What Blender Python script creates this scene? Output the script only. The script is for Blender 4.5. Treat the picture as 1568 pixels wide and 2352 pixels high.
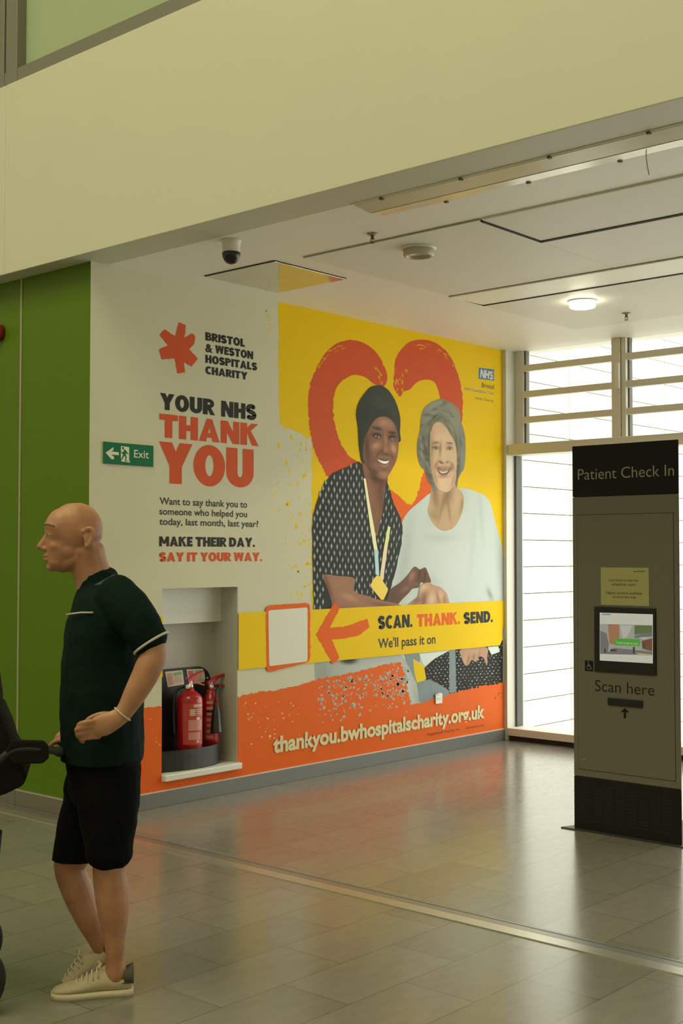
import bpy, bmesh, math, random
from mathutils import Vector, Matrix
from mathutils.geometry import tessellate_polygon, delaunay_2d_cdt

for _o in list(bpy.data.objects):
    bpy.data.objects.remove(_o, do_unlink=True)
SC = bpy.context.scene
COL = SC.collection
random.seed(7)

# ------------------------------------------------------------------ camera
F_PX, YAW, PITCH, ROLL = 2868.3, -0.72523, 0.03476, 0.00052
CAM = Vector((5.79334, -8.5276, 1.5))
fw = Vector((math.sin(YAW) * math.cos(PITCH), math.cos(YAW) * math.cos(PITCH), math.sin(PITCH)))
rt = Vector((math.cos(YAW), -math.sin(YAW), 0.0))
up = rt.cross(fw)
_c, _s = math.cos(ROLL), math.sin(ROLL)
rt, up = _c * rt + _s * up, -_s * rt + _c * up
cam_data = bpy.data.cameras.new('camera')
cam = bpy.data.objects.new('camera', cam_data)
COL.objects.link(cam)
m3 = Matrix((rt, up, -fw)).transposed()
cam.matrix_world = Matrix.Translation(CAM) @ m3.to_4x4()
cam_data.sensor_fit = 'HORIZONTAL'
cam_data.sensor_width = 36.0
cam_data.lens = 36.0 * F_PX / 1568.0
cam_data.clip_start = 0.05
SC.camera = cam

# ------------------------------------------------------------------ world, sun, lights, exposure
SC.view_settings.view_transform = 'Standard'
SC.view_settings.look = 'None'
SC.view_settings.gamma = 1.0
SC.view_settings.exposure = 0.0
SC.view_settings.use_curve_mapping = False
SC.cycles.max_bounces = 8
SC.cycles.diffuse_bounces = 6
SC.cycles.use_denoising = True
SC.cycles.sample_clamp_indirect = 6.0

world = bpy.data.worlds.new('sky')
SC.world = world
world.use_nodes = True
bg = world.node_tree.nodes['Background']
bg.inputs['Color'].default_value = (0.99, 1.0, 0.93, 1)
bg.inputs['Strength'].default_value = 3.4

def add_light(name, kind, loc, direction, energy, color, size=None, size_y=None):
    l = bpy.data.lights.new(name, kind)
    l.energy = energy
    l.color = color
    if size:
        l.size = size
        if size_y:
            l.shape = 'RECTANGLE'
            l.size_y = size_y
    o = bpy.data.objects.new(name, l)
    COL.objects.link(o)
    o.location = loc
    o.rotation_euler = Vector(direction).to_track_quat('-Z', 'Y').to_euler()
    return o

sun = add_light('sun', 'SUN', (20, 4, 12), (-0.75, 0.10, -0.65), 0.6, (1.0, 0.97, 0.90))
sun.data.angle = 0.03
# daylight coming down through the rooflight of the atrium on the near side
sky = add_light('rooflight_daylight', 'AREA', (1.5, -9.4, 8.8), (0, 0.10, -1), 710, (1.0, 0.93, 0.56), 9.0, 6.0)
portal = add_light('window_daylight_portal', 'AREA', (3.6, 0.16, 1.65), (0, -1, 0), 1.0, (1, 1, 1), 7.6, 3.2)
portal.data.cycles.is_portal = True

# ------------------------------------------------------------------ room constants (metres)
L, H, SK = 4.1605, 3.187, 0.089        # mural length, ceiling height, skirting height
YB, HB = -4.2937, 4.340                # face and top of the white beam
YK = -2.497                            # front face of the kiosk
RY0, RY1, RZ0, RZ1 = -3.615, -2.987, 0.182, 1.300   # fire point recess in the mural wall

def ray(u, v):
    return (rt * ((u - 784) / F_PX) - up * ((v - 1176) / F_PX) + fw)

def hit(u, v, axis, val):
    d = ray(u, v)
    t = (val - CAM[axis]) / d[axis]
    return CAM + d * t

# ------------------------------------------------------------------ materials
def lin(c):
    c = c / 255.0
    return c / 12.92 if c <= 0.04045 else ((c + 0.055) / 1.055) ** 2.4

def rgb(r, g, b):
    return (lin(r), lin(g), lin(b))

MATS = {}
def mat(name, color, rough=0.5, metal=0.0, spec=0.5, noise=0.0, scale=20.0, bump=0.0, emit=None, emit_s=1.0, coat=0.0):
    if name in MATS:
        return MATS[name]
    m = bpy.data.materials.new(name)
    m.use_nodes = True
    nt = m.node_tree
    b = nt.nodes['Principled BSDF']
    b.inputs['Base Color'].default_value = (*color, 1)
    b.inputs['Roughness'].default_value = rough
    b.inputs['Metallic'].default_value = metal
    b.inputs['Specular IOR Level'].default_value = spec
    b.inputs['Coat Weight'].default_value = coat
    if noise > 0 or bump > 0:
        tc = nt.nodes.new('ShaderNodeTexCoord')
        nz = nt.nodes.new('ShaderNodeTexNoise')
        nz.inputs['Scale'].default_value = scale
        nz.inputs['Detail'].default_value = 4
        nt.links.new(tc.outputs['Object'], nz.inputs['Vector'])
        if noise > 0:
            rp = nt.nodes.new('ShaderNodeMapRange')
            rp.inputs['To Min'].default_value = 1 - noise
            rp.inputs['To Max'].default_value = 1 + noise
            nt.links.new(nz.outputs['Fac'], rp.inputs['Value'])
            mx = nt.nodes.new('ShaderNodeVectorMath')
            mx.operation = 'SCALE'
            mx.inputs[0].default_value = color
            nt.links.new(rp.outputs['Result'], mx.inputs['Scale'])
            nt.links.new(mx.outputs['Vector'], b.inputs['Base Color'])
        if bump > 0:
            bp = nt.nodes.new('ShaderNodeBump')
            bp.inputs['Strength'].default_value = bump
            bp.inputs['Distance'].default_value = 0.01
            nt.links.new(nz.outputs['Fac'], bp.inputs['Height'])
            nt.links.new(bp.outputs['Normal'], b.inputs['Normal'])
    if emit:
        b.inputs['Emission Color'].default_value = (*emit, 1)
        b.inputs['Emission Strength'].default_value = emit_s
    MATS[name] = m
    return m

def vcol_mat():
    if 'printed photograph' in MATS:
        return MATS['printed photograph']
    m = bpy.data.materials.new('printed photograph')
    m.use_nodes = True
    nt = m.node_tree
    b = nt.nodes['Principled BSDF']
    b.inputs['Roughness'].default_value = 0.5
    b.inputs['Specular IOR Level'].default_value = 0.1
    a = nt.nodes.new('ShaderNodeAttribute')
    a.attribute_name = 'ink'
    nt.links.new(a.outputs['Color'], b.inputs['Base Color'])
    MATS['printed photograph'] = m
    return m

def glass_mat(name, fac, tint):
    m = bpy.data.materials.new(name)
    m.use_nodes = True
    nt = m.node_tree
    nt.nodes.clear()
    out = nt.nodes.new('ShaderNodeOutputMaterial')
    mx = nt.nodes.new('ShaderNodeMixShader')
    tr = nt.nodes.new('ShaderNodeBsdfTransparent')
    tr.inputs['Color'].default_value = (*tint, 1)
    gl = nt.nodes.new('ShaderNodeBsdfGlossy')
    gl.inputs['Roughness'].default_value = 0.02
    mx.inputs['Fac'].default_value = fac
    nt.links.new(tr.outputs[0], mx.inputs[1])
    nt.links.new(gl.outputs[0], mx.inputs[2])
    nt.links.new(mx.outputs[0], out.inputs['Surface'])
    MATS[name] = m
    return m

M_WHITE = mat('white wall paint', (0.76, 0.75, 0.70), 0.55, noise=0.03, scale=3)
M_CEIL = mat('white ceiling paint', (0.88, 0.86, 0.81), 0.5, noise=0.02, scale=2)
M_PANEL = mat('satin ceiling panel', (0.80, 0.775, 0.72), 0.5, spec=0.2)
M_HATCH = mat('gloss ceiling hatch', (0.66, 0.62, 0.54), 0.06, metal=0.55, spec=0.7)
M_LINE = mat('fine ceiling joint', (0.34, 0.32, 0.27), 0.7)
M_GAP = mat('dark shadow gap', (0.03, 0.028, 0.022), 0.8)
M_GREEN = mat('olive green wall panel', (0.090, 0.165, 0.004), 0.35, spec=0.22)
M_SKIRT = mat('grey skirting', (0.16, 0.165, 0.15), 0.35, noise=0.06, scale=8)
M_FRAME = mat('cream window frame', (0.68, 0.66, 0.58), 0.4)
M_STEEL = mat('brushed steel strip', (0.62, 0.60, 0.52), 0.32, metal=0.85, noise=0.08, scale=30)
M_STEEL2 = mat('darker steel strip', (0.33, 0.34, 0.33), 0.35, metal=0.7)
M_GRAIL = mat('grey glazing frame', (0.20, 0.195, 0.165), 0.45, metal=0.2)
M_FROST = mat('frosted green glazing', (0.36, 0.44, 0.29), 0.35)
M_BLACK = mat('black plastic', (0.012, 0.012, 0.012), 0.4)
M_CREAM = mat('cream mural print', (0.66, 0.635, 0.475), 0.55, spec=0.10, noise=0.02, scale=5)
M_YEL = mat('yellow mural print', (0.86, 0.57, 0.005), 0.55, spec=0.10, noise=0.03, scale=5)
M_ORA = mat('orange mural print', (0.80, 0.140, 0.020), 0.55, spec=0.10, noise=0.03, scale=6)
M_HEART = mat('red heart print', (0.66, 0.105, 0.036), 0.55, spec=0.10, noise=0.05, scale=9)
M_INK = mat('black mural lettering', (0.030, 0.031, 0.027), 0.5, spec=0.12)
M_INKG = mat('charcoal mural lettering', (0.065, 0.063, 0.052), 0.5, spec=0.12)
M_PALE = mat('pale mural lettering', (0.74, 0.68, 0.40), 0.5, spec=0.12)
M_QRW = mat('white mural print', (0.74, 0.74, 0.64), 0.5, spec=0.12)
M_GREYP = mat('pale grey mural print', (0.42, 0.43, 0.38), 0.5, spec=0.3, noise=0.08, scale=12)

# ------------------------------------------------------------------ object helpers
def tag(o, label=None, cat=None, group=None, kind=None):
    if label: o['label'] = label
    if cat: o['category'] = cat
    if group: o['group'] = group
    if kind: o['kind'] = kind
    return o

def empty(name, loc, label=None, cat=None, group=None, rz=0.0):
    o = bpy.data.objects.new(name, None)
    COL.objects.link(o)
    o.location = loc
    o.rotation_euler = (0, 0, rz)
    o.empty_display_size = 0.1
    return tag(o, label, cat, group)

def link_mesh(name, me, mats, parent=None, smooth=False):
    o = bpy.data.objects.new(name, me)
    COL.objects.link(o)
    for m in (mats if isinstance(mats, (list, tuple)) else [mats]):
        me.materials.append(m)
    if smooth:
        for p in me.polygons:
            p.use_smooth = True
    if parent is not None:
        o.parent = parent
        w = parent
        mw = Matrix.Identity(4)
        chain = []
        while w is not None:
            chain.append(w)
            w = w.parent
        for w in reversed(chain):
            mw = mw @ w.matrix_parent_inverse @ w.matrix_basis
        o.matrix_parent_inverse = mw.inverted()
    return o

class MB:
    """collects shapes in world coordinates and links them as ONE mesh object"""
    def __init__(self):
        self.bm = bmesh.new()
        self.mi = 0
    def face(self, pts):
        vs = [self.bm.verts.new(p) for p in pts]
        try:
            f = self.bm.faces.new(vs)
            f.material_index = self.mi
            return f
        except ValueError:
            return None
    def box(self, a, b, bev=0.0):
        x0, y0, z0 = [min(a[i], b[i]) for i in range(3)]
        x1, y1, z1 = [max(a[i], b[i]) for i in range(3)]
        vs = [self.bm.verts.new(p) for p in ((x0, y0, z0), (x1, y0, z0), (x1, y1, z0), (x0, y1, z0),
                                             (x0, y0, z1), (x1, y0, z1), (x1, y1, z1), (x0, y1, z1))]
        fs = []
        for q in ((0, 3, 2, 1), (4, 5, 6, 7), (0, 1, 5, 4), (1, 2, 6, 5), (2, 3, 7, 6), (3, 0, 4, 7)):
            f = self.bm.faces.new([vs[i] for i in q])
            f.material_index = self.mi
            fs.append(f)
        if bev > 0:
            es = list({e for f in fs for e in f.edges})
            bmesh.ops.bevel(self.bm, geom=es, offset=bev, segments=2, affect='EDGES', profile=0.5)
        return self
    def prism(self, pts, vec, bev=0.0):
        """closed polygon of 3D points extruded along vec"""
        vec = Vector(vec)
        pts = [Vector(p) for p in pts]
        n = Vector((0, 0, 0))
        for i in range(len(pts)):
            n += pts[i].cross(pts[(i + 1) % len(pts)])
        if n.dot(vec) > 0:
            pts = pts[::-1]
        a = [self.bm.verts.new(p) for p in pts]
        b = [self.bm.verts.new(p + vec) for p in pts]
        N = len(pts)
        tris = tessellate_polygon([pts])
        fs = []
        def nf(v):
            try:
                f = self.bm.faces.new(v)
                f.material_index = self.mi
                fs.append(f)
            except ValueError:
                pass
        if N <= 4:
            nf(a); nf(b[::-1])
        else:
            for t in tris:
                nf([a[i] for i in t])
                nf([b[i] for i in reversed(t)])
        for i in range(N):
            j = (i + 1) % N
            nf([a[j], a[i], b[i], b[j]])
        bmesh.ops.recalc_face_normals(self.bm, faces=fs)
        if bev > 0:
            es = [e for e in {e for f in fs for e in f.edges} if len(e.link_faces) == 2 and e.calc_face_angle(0) > 0.5]
            bmesh.ops.bevel(self.bm, geom=es, offset=bev, segments=2, affect='EDGES', profile=0.5)
        return self
    def rings(self, rings, cap=True, closed=True):
        vr = [[self.bm.verts.new(p) for p in r] for r in rings]
        n = len(vr[0])
        for i in range(len(vr) - 1):
            for k in range(n if closed else n - 1):
                f = self.bm.faces.new((vr[i][k], vr[i][(k + 1) % n], vr[i + 1][(k + 1) % n], vr[i + 1][k]))
                f.material_index = self.mi
                f.smooth = True
        if cap:
            for r, rev in ((vr[0], True), (vr[-1], False)):
                try:
                    f = self.bm.faces.new(r[::-1] if rev else r)
                    f.material_index = self.mi
                except ValueError:
                    pass
        return self
    def lathe(self, c, prof, axis=(0, 0, 1), seg=28):
        """prof: (radius, height along axis)"""
        ax = Vector(axis).normalized()
        u = ax.orthogonal().normalized()
        w = ax.cross(u)
        c = Vector(c)
        rs = []
        for r, h in prof:
            r = max(r, 1e-5)
            rs.append([c + ax * h + (u * math.cos(2 * math.pi * k / seg) + w * math.sin(2 * math.pi * k / seg)) * r for k in range(seg)])
        return self.rings(rs)
    def tube(self, pts, r, seg=10):
        pts = [Vector(p) for p in pts]
        rr = r if isinstance(r, (list, tuple)) else [r] * len(pts)
        rs = []
        prev = None
        for i, p in enumerate(pts):
            t = (pts[min(i + 1, len(pts) - 1)] - pts[max(i - 1, 0)]).normalized()
            if prev is None:
                u = t.orthogonal().normalized()
            else:
                u = (prev - t * prev.dot(t))
                u = u.normalized() if u.length > 1e-6 else t.orthogonal().normalized()
            prev = u
            w = t.cross(u)
            rs.append([p + (u * math.cos(2 * math.pi * k / seg) + w * math.sin(2 * math.pi * k / seg)) * rr[i] for k in range(seg)])
        return self.rings(rs)
    def build(self, name, mats, parent=None, smooth=False, sharp=None):
        me = bpy.data.meshes.new(name)
        self.bm.normal_update()
        self.bm.to_mesh(me)
        self.bm.free()
        o = link_mesh(name, me, mats, parent, smooth)
        if sharp:
            md = None
            try:
                me.set_sharp_from_angle(angle=sharp)
            except Exception:
                pass
        return o

def struct(o, label=None):
    o['kind'] = 'structure'
    if label: o['label'] = label
    return o

def spline(pts, n=6, closed=False):
    """Catmull-Rom through 2D/3D/any-D tuples"""
    P = [tuple(p) for p in pts]
    N = len(P)
    out = []
    rng = N if closed else N - 1
    for i in range(rng):
        p0 = P[(i - 1) % N] if closed or i > 0 else P[0]
        p1, p2 = P[i], P[(i + 1) % N]
        p3 = P[(i + 2) % N] if closed or i + 2 < N else P[-1]
        for k in range(n):
            t = k / n
            out.append(tuple(0.5 * (2 * b + (c - a) * t + (2 * a - 5 * b + 4 * c - d) * t * t + (3 * b - a - 3 * c + d) * t ** 3)
                             for a, b, c, d in zip(p0, p1, p2, p3)))
    if not closed:
        out.append(P[-1])
    return out

# ------------------------------------------------------------------ flat printing on a wall or panel
class Sheet:
    """a plane things are printed or stuck on; (u, v) in metres on it, layer = tiny stand-off"""
    E = 0.0005
    def __init__(self, kind, val):
        self.kind, self.val = kind, val
    def uv(self, px, py):
        if self.kind == 'X':
            p = hit(px, py, 0, self.val)
            return (p.y, p.z)
        p = hit(px, py, 1, self.val)
        return (p.x, p.z)
    def pt(self, u, v, layer):
        if self.kind == 'X':
            return Vector((self.val + layer * self.E, u, v))
        return Vector((u, self.val - layer * self.E, v))

def print_polys(sheet, name, polys, m, layer, parent, label=None):
    """polys: list of polygons in sheet metres (each a list of (u,v), or (outer, [holes]))"""
    verts, faces = [], []
    for P in polys:
        outer, holes = (P if (len(P) == 2 and isinstance(P[1], list) and P[1] and isinstance(P[1][0], (list, tuple)) and
                              isinstance(P[1][0][0], (list, tuple))) else (P, []))
        loops = [[Vector((x, y, 0)) for x, y in lp] for lp in [outer] + list(holes)]
        flat = [v for lp in loops for v in lp]
        base = len(verts)
        verts += [sheet.pt(v.x, v.y, layer) for v in flat]
        for t in tessellate_polygon(loops):
            a, b, c = [flat[i] for i in t]
            if (b - a).cross(c - a).z < 0:
                t = t[::-1]
            faces.append([base + i for i in t])
    me = bpy.data.meshes.new(name)
    me.from_pydata([tuple(v) for v in verts], [], faces)
    o = link_mesh(name, me, m, parent)
    if label: o['label'] = label
    return o

def px_polys(sheet, polys):
    return [[sheet.uv(*p) for p in P] for P in polys]

def print_px(sheet, name, polys, m, layer, parent, label=None):
    return print_polys(sheet, name, px_polys(sheet, polys), m, layer, parent, label)

def ragged(pts, amp=2.0, step=4.0, closed=True, seed=1):
    rnd = random.Random(seed)
    out = []
    N = len(pts)
    for i in range(N if closed else N - 1):
        a, b = pts[i], pts[(i + 1) % N]
        d = math.hypot(b[0] - a[0], b[1] - a[1])
        n = max(1, int(d / step))
        nx, ny = (-(b[1] - a[1]) / (d + 1e-9), (b[0] - a[0]) / (d + 1e-9))
        for k in range(n):
            t = (k + rnd.uniform(-0.3, 0.3) * (k > 0)) / n
            o = rnd.gauss(0, amp) if k > 0 else 0
            out.append((a[0] + (b[0] - a[0]) * t + nx * o, a[1] + (b[1] - a[1]) * t + ny * o))
    if not closed:
        out.append(pts[-1])
    return out

def blotch(cx, cy, r, rnd, sy=1.0):
    n = rnd.randint(5, 9)
    a0 = rnd.random() * 6
    return [(cx + math.cos(a0 + 6.283 * k / n) * r * rnd.uniform(0.5, 1.3),
             cy + math.sin(a0 + 6.283 * k / n) * r * sy * rnd.uniform(0.5, 1.3)) for k in range(n)]

def inside(p, poly):
    x, y = p
    c = False
    j = len(poly) - 1
    for i in range(len(poly)):
        xi, yi = poly[i]
        xj, yj = poly[j]
        if (yi > y) != (yj > y) and x < (xj - xi) * (y - yi) / (yj - yi) + xi:
            c = not c
        j = i
    return c

# ink values as seen on the mural, divided by the light that falls on the white sweater there
ILL = (1.00, 0.97, 0.84)
def ink(c):
    return tuple(min(0.9, lin(v) / i) for v, i in zip(c, ILL))

def photo_patch(sheet, name, outline, base, blobs, layer, parent, step=2.2, label=None, smooth_outline=True):
    """printed photograph fragment: a filled outline whose ink varies over its area (a printed picture)"""
    ol = spline(outline, 4, True) if smooth_outline else outline
    rs = ragged(ol, 0.0, step * 1.6)
    xs = [p[0] for p in rs]; ys = [p[1] for p in rs]
    pts = list(rs)
    y = min(ys) + step
    row = 0
    while y < max(ys):
        x = min(xs) + step * (0.5 if row % 2 else 0)
        while x < max(xs):
            if inside((x, y), rs):
                pts.append((x, y))
            x += step
        y += step * 0.87
        row += 1
    n = len(rs)
    res = delaunay_2d_cdt([Vector(p) for p in pts], [], [list(range(n))], 1, 1e-4)
    V, Fc = res[0], res[2]
    me = bpy.data.meshes.new(name)
    me.from_pydata([tuple(sheet.pt(*sheet.uv(v.x, v.y), layer)) for v in V], [], [list(f)[::-1] for f in Fc])
    at = me.attributes.new('ink', 'FLOAT_COLOR', 'POINT')
    cols = []
    b0 = ink(base)
    pb = []
    for (cx, cy, rx, ry, ang, col, st) in blobs:
        pb.append((cx, cy, rx, ry, math.cos(math.radians(ang)), math.sin(math.radians(ang)), ink(col), st))
    for v in V:
        c = list(b0)
        for (cx, cy, rx, ry, ca, sa, k, st) in pb:
            dx, dy = v.x - cx, v.y - cy
            a = (dx * ca + dy * sa) / rx
            b = (-dx * sa + dy * ca) / ry
            q = a * a + b * b
            if q < 9:
                w = st * math.exp(-q * q * 0.5) if st > 0.9 else st * math.exp(-q)
                for i in range(3):
                    c[i] += (k[i] - c[i]) * w
        cols += [c[0], c[1], c[2], 1.0]
    at.data.foreach_set('color', cols)
    o = link_mesh(name, me, vcol_mat(), parent)
    if label: o['label'] = label
    return o

# ------------------------------------------------------------------ lettering
def font_polys(s, offset=0.0, spacing=1.0):
    """outlines of the built-in font as triangles: (verts 2D, faces), cap height of 'H'"""
    def grab(txt):
        cu = bpy.data.curves.new('lettering', 'FONT')
        cu.body = txt
        cu.offset = offset
        cu.space_character = spacing
        cu.resolution_u = 5
        o = bpy.data.objects.new('lettering', cu)
        COL.objects.link(o)
        dg = bpy.context.evaluated_depsgraph_get()
        me = o.evaluated_get(dg).to_mesh()
        v = [(p.co.x, p.co.y) for p in me.vertices]
        f = [list(p.vertices) for p in me.polygons]
        o.evaluated_get(dg).to_mesh_clear()
        bpy.data.objects.remove(o)
        bpy.data.curves.remove(cu)
        return v, f
    v, f = grab(s)
    hv, _ = grab('H')
    return v, f, max(p[1] for p in hv)

def ring_poly(cx, cy, rx, ry, ix, iy, a0=0, a1=360, n=28):
    """quads of an elliptical ring"""
    q = []
    for k in range(n):
        t0 = math.radians(a0 + (a1 - a0) * k / n)
        t1 = math.radians(a0 + (a1 - a0) * (k + 1) / n)
        q.append([(cx + rx * math.cos(t0), cy + ry * math.sin(t0)), (cx + rx * math.cos(t1), cy + ry * math.sin(t1)),
                  (cx + ix * math.cos(t1), cy + iy * math.sin(t1)), (cx + ix * math.cos(t0), cy + iy * math.sin(t0))])
    return q

def stroke(path, th):
    out = []
    for a, b in zip(path, path[1:]):
        d = math.hypot(b[0] - a[0], b[1] - a[1]) + 1e-9
        nx, ny = -(b[1] - a[1]) / d * th / 2, (b[0] - a[0]) / d * th / 2
        out.append([(a[0] + nx, a[1] + ny), (a[0] - nx, a[1] - ny), (b[0] - nx, b[1] - ny), (b[0] + nx, b[1] + ny)])
    for p in path[1:-1]:
        out.append([(p[0] + th / 2 * math.cos(6.283 * k / 14), p[1] + th / 2 * math.sin(6.283 * k / 14)) for k in range(14)])
    return out

def heavy(ch, s=0.31, t=0.255):
    R = lambda x0, y0, x1, y1: [(x0, y0), (x1, y0), (x1, y1), (x0, y1)]
    if ch == 'I': return 0.30, [R(0, 0, s, 1)]
    if ch == 'L': return 0.60, [R(0, 0, s, 1), R(0, 0, .58, t)]
    if ch == 'T': return 0.76, [R(0, 1 - t, .76, 1), R(.38 - s / 2, 0, .38 + s / 2, 1)]
    if ch == 'H': return 0.80, [R(0, 0, s, 1), R(.80 - s, 0, .80, 1), R(0, .5 - t / 2, .8, .5 + t / 2)]
    if ch == 'E': return 0.60, [R(0, 0, s, 1), R(0, 0, .6, t), R(0, .5 - t / 2.2, .55, .5 + t / 2.2), R(0, 1 - t, .6, 1)]
    if ch == 'N': return 0.84, [R(0, 0, s * .9, 1), R(.84 - s * .9, 0, .84, 1), [(0, 1), (s, 1), (.84, 0), (.84 - s, 0)]]
    if ch == 'M': return 1.02, [R(0, 0, s * .9, 1), R(1.02 - s * .9, 0, 1.02, 1), [(0, 1), (s, 1), (.51 + .11, .25), (.51 - .11, .25)],
                                [(1.02, 1), (1.02 - s, 1), (.51 - .11, .25), (.51 + .11, .25)]]
    if ch == 'A': return 0.90, [[(0, 0), (s, 0), (.53, 1), (.33, 1)], [(.90, 0), (.90 - s, 0), (.37, 1), (.57, 1)], R(.2, .17, .7, .17 + t * .85)]
    if ch == 'Y': return 0.88, [[(0, 1), (s * 1.05, 1), (.44 + s / 2, .42), (.44 - s / 2, .42)], [(.88, 1), (.88 - s * 1.05, 1), (.44 - s / 2, .42), (.44 + s / 2, .42)],
                                R(.44 - s / 2, 0, .44 + s / 2, .46)]
    if ch == 'W': return 1.18, [[(0, 1), (s, 1), (.40, 0), (.20, 0)], [(.59 - s * .45, 1), (.59 + s * .45, 1), (.42, 0), (.20, 0)],
                                [(.59 - s * .45, 1), (.59 + s * .45, 1), (.98, 0), (.76, 0)], [(1.18, 1), (1.18 - s, 1), (.78, 0), (.98, 0)]]
    if ch == 'K': return 0.84, [R(0, 0, s, 1), [(s * .6, .40), (s * .6, .66), (.52, 1), (.84, 1)], [(s * .9, .62), (.46, .70), (.86, 0), (.54, 0)]]
    if ch == 'U': return 0.80, [R(0, .38, s, 1), R(.80 - s, .38, .80, 1)] + ring_poly(.40, .38, .40, .38, .40 - s, .38 - t, 180, 360, 18)
    if ch == 'O': return 0.88, ring_poly(.44, .5, .44, .52, .44 - s, .52 - t)
    if ch == 'C': return 0.76, ring_poly(.44, .5, .44, .52, .44 - s, .52 - t, 48, 312)
    if ch == 'D': return 0.82, [R(0, 0, s, 1), R(0, 0, .40, t), R(0, 1 - t, .40, 1)] + ring_poly(.38, .5, .44, .5, .44 - s, .5 - t, -90, 90, 16)
    if ch in 'PRB':
        q = [R(0, 0, s, 1), R(0, 1 - t * .9, .42, 1), R(0, .42, .42, .42 + t * .85)] + ring_poly(.40, .71, .34, .29, .34 - s * .85, .29 - t * .85, -90, 90, 14)
        if ch == 'R': q += [[(.22, .50), (.50, .50), (.80, 0), (.50, 0)]]
        if ch == 'B': q += [R(0, 0, .42, t * .9)] + ring_poly(.42, .27, .36, .27, .36 - s * .85, .27 - t * .85, -90, 90, 14)
        return 0.76, q
    if ch == 'S':
        path = [(.36 + .23 * math.cos(math.radians(a)), .695 + .18 * math.sin(math.radians(a))) for a in range(25, 271, 20)]
        path += [(.36 + .24 * math.cos(math.radians(a)), .305 + .185 * math.sin(math.radians(a))) for a in range(90, -156, -20)]
        return 0.73, stroke(path, t * 1.12)
    if ch == '.': return 0.26, [[(.13 + .13 * math.cos(.5236 * k), .12 + .13 * math.sin(.5236 * k)) for k in range(12)]]
    if ch == ' ': return 0.22, []
    return 0.3, []

def heavy_text(s, gap=0.045, sw=0.31):
    x = 0
    polys = []
    for ch in s:
        if ch == '&':
            v, f, cap = font_polys('&', 0.035)
            x0 = min(p[0] for p in v)
            polys += [[((v[i][0] - x0) / cap + x, v[i][1] / cap) for i in q] for q in f]
            x += (max(p[0] for p in v) - x0) / cap + gap
            continue
        w, P = heavy(ch, sw)
        polys += [[(a + x, b) for a, b in q] for q in P]
        x += w + gap
    return polys, x - gap

def place_text(sheet, name, s, x_left, y_top, y_base, x_right, m, layer, parent, label=None, bold=0.0, heavyset=False, sw=0.31, gap=0.045, slant=0.0):
    u0, v0 = sheet.uv(x_left, y_base)
    v1 = sheet.uv(x_left, y_top)[1]
    u1 = sheet.uv(x_right, y_base)[0]
    if heavyset:
        polys, w = heavy_text(s, gap, sw)
        P = [[(u0 + (a + slant * b) / w * (u1 - u0), v0 + b * (v1 - v0)) for a, b in q] for q in polys]
        return print_convex(sheet, name, P, m, layer, parent, label)
    v, f, cap = font_polys(s, bold)
    xa = min(p[0] for p in v); xb = max(p[0] for p in v)
    pts = [sheet.pt(u0 + ((a - xa) + slant * b) / (xb - xa) * (u1 - u0), v0 + b / cap * (v1 - v0), layer) for a, b in v]
    me = bpy.data.meshes.new(name)
    me.from_pydata([tuple(p) for p in pts], [], f)
    o = link_mesh(name, me, m, parent)
    if label: o['label'] = label
    return o

def print_convex(sheet, name, polys, m, layer, parent, label=None):
    V, Fc = [], []
    for q in polys:
        b = len(V)
        area = sum(q[i][0] * q[(i + 1) % len(q)][1] - q[(i + 1) % len(q)][0] * q[i][1] for i in range(len(q)))
        q = q if area > 0 else q[::-1]
        V += [tuple(sheet.pt(u, v, layer + 0.04 * (len(Fc) % 8))) for u, v in q]
        Fc.append(list(range(b, b + len(q))))
    me = bpy.data.meshes.new(name)
    me.from_pydata(V, [], Fc)
    o = link_mesh(name, me, m, parent)
    if label: o['label'] = label
    return o

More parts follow.
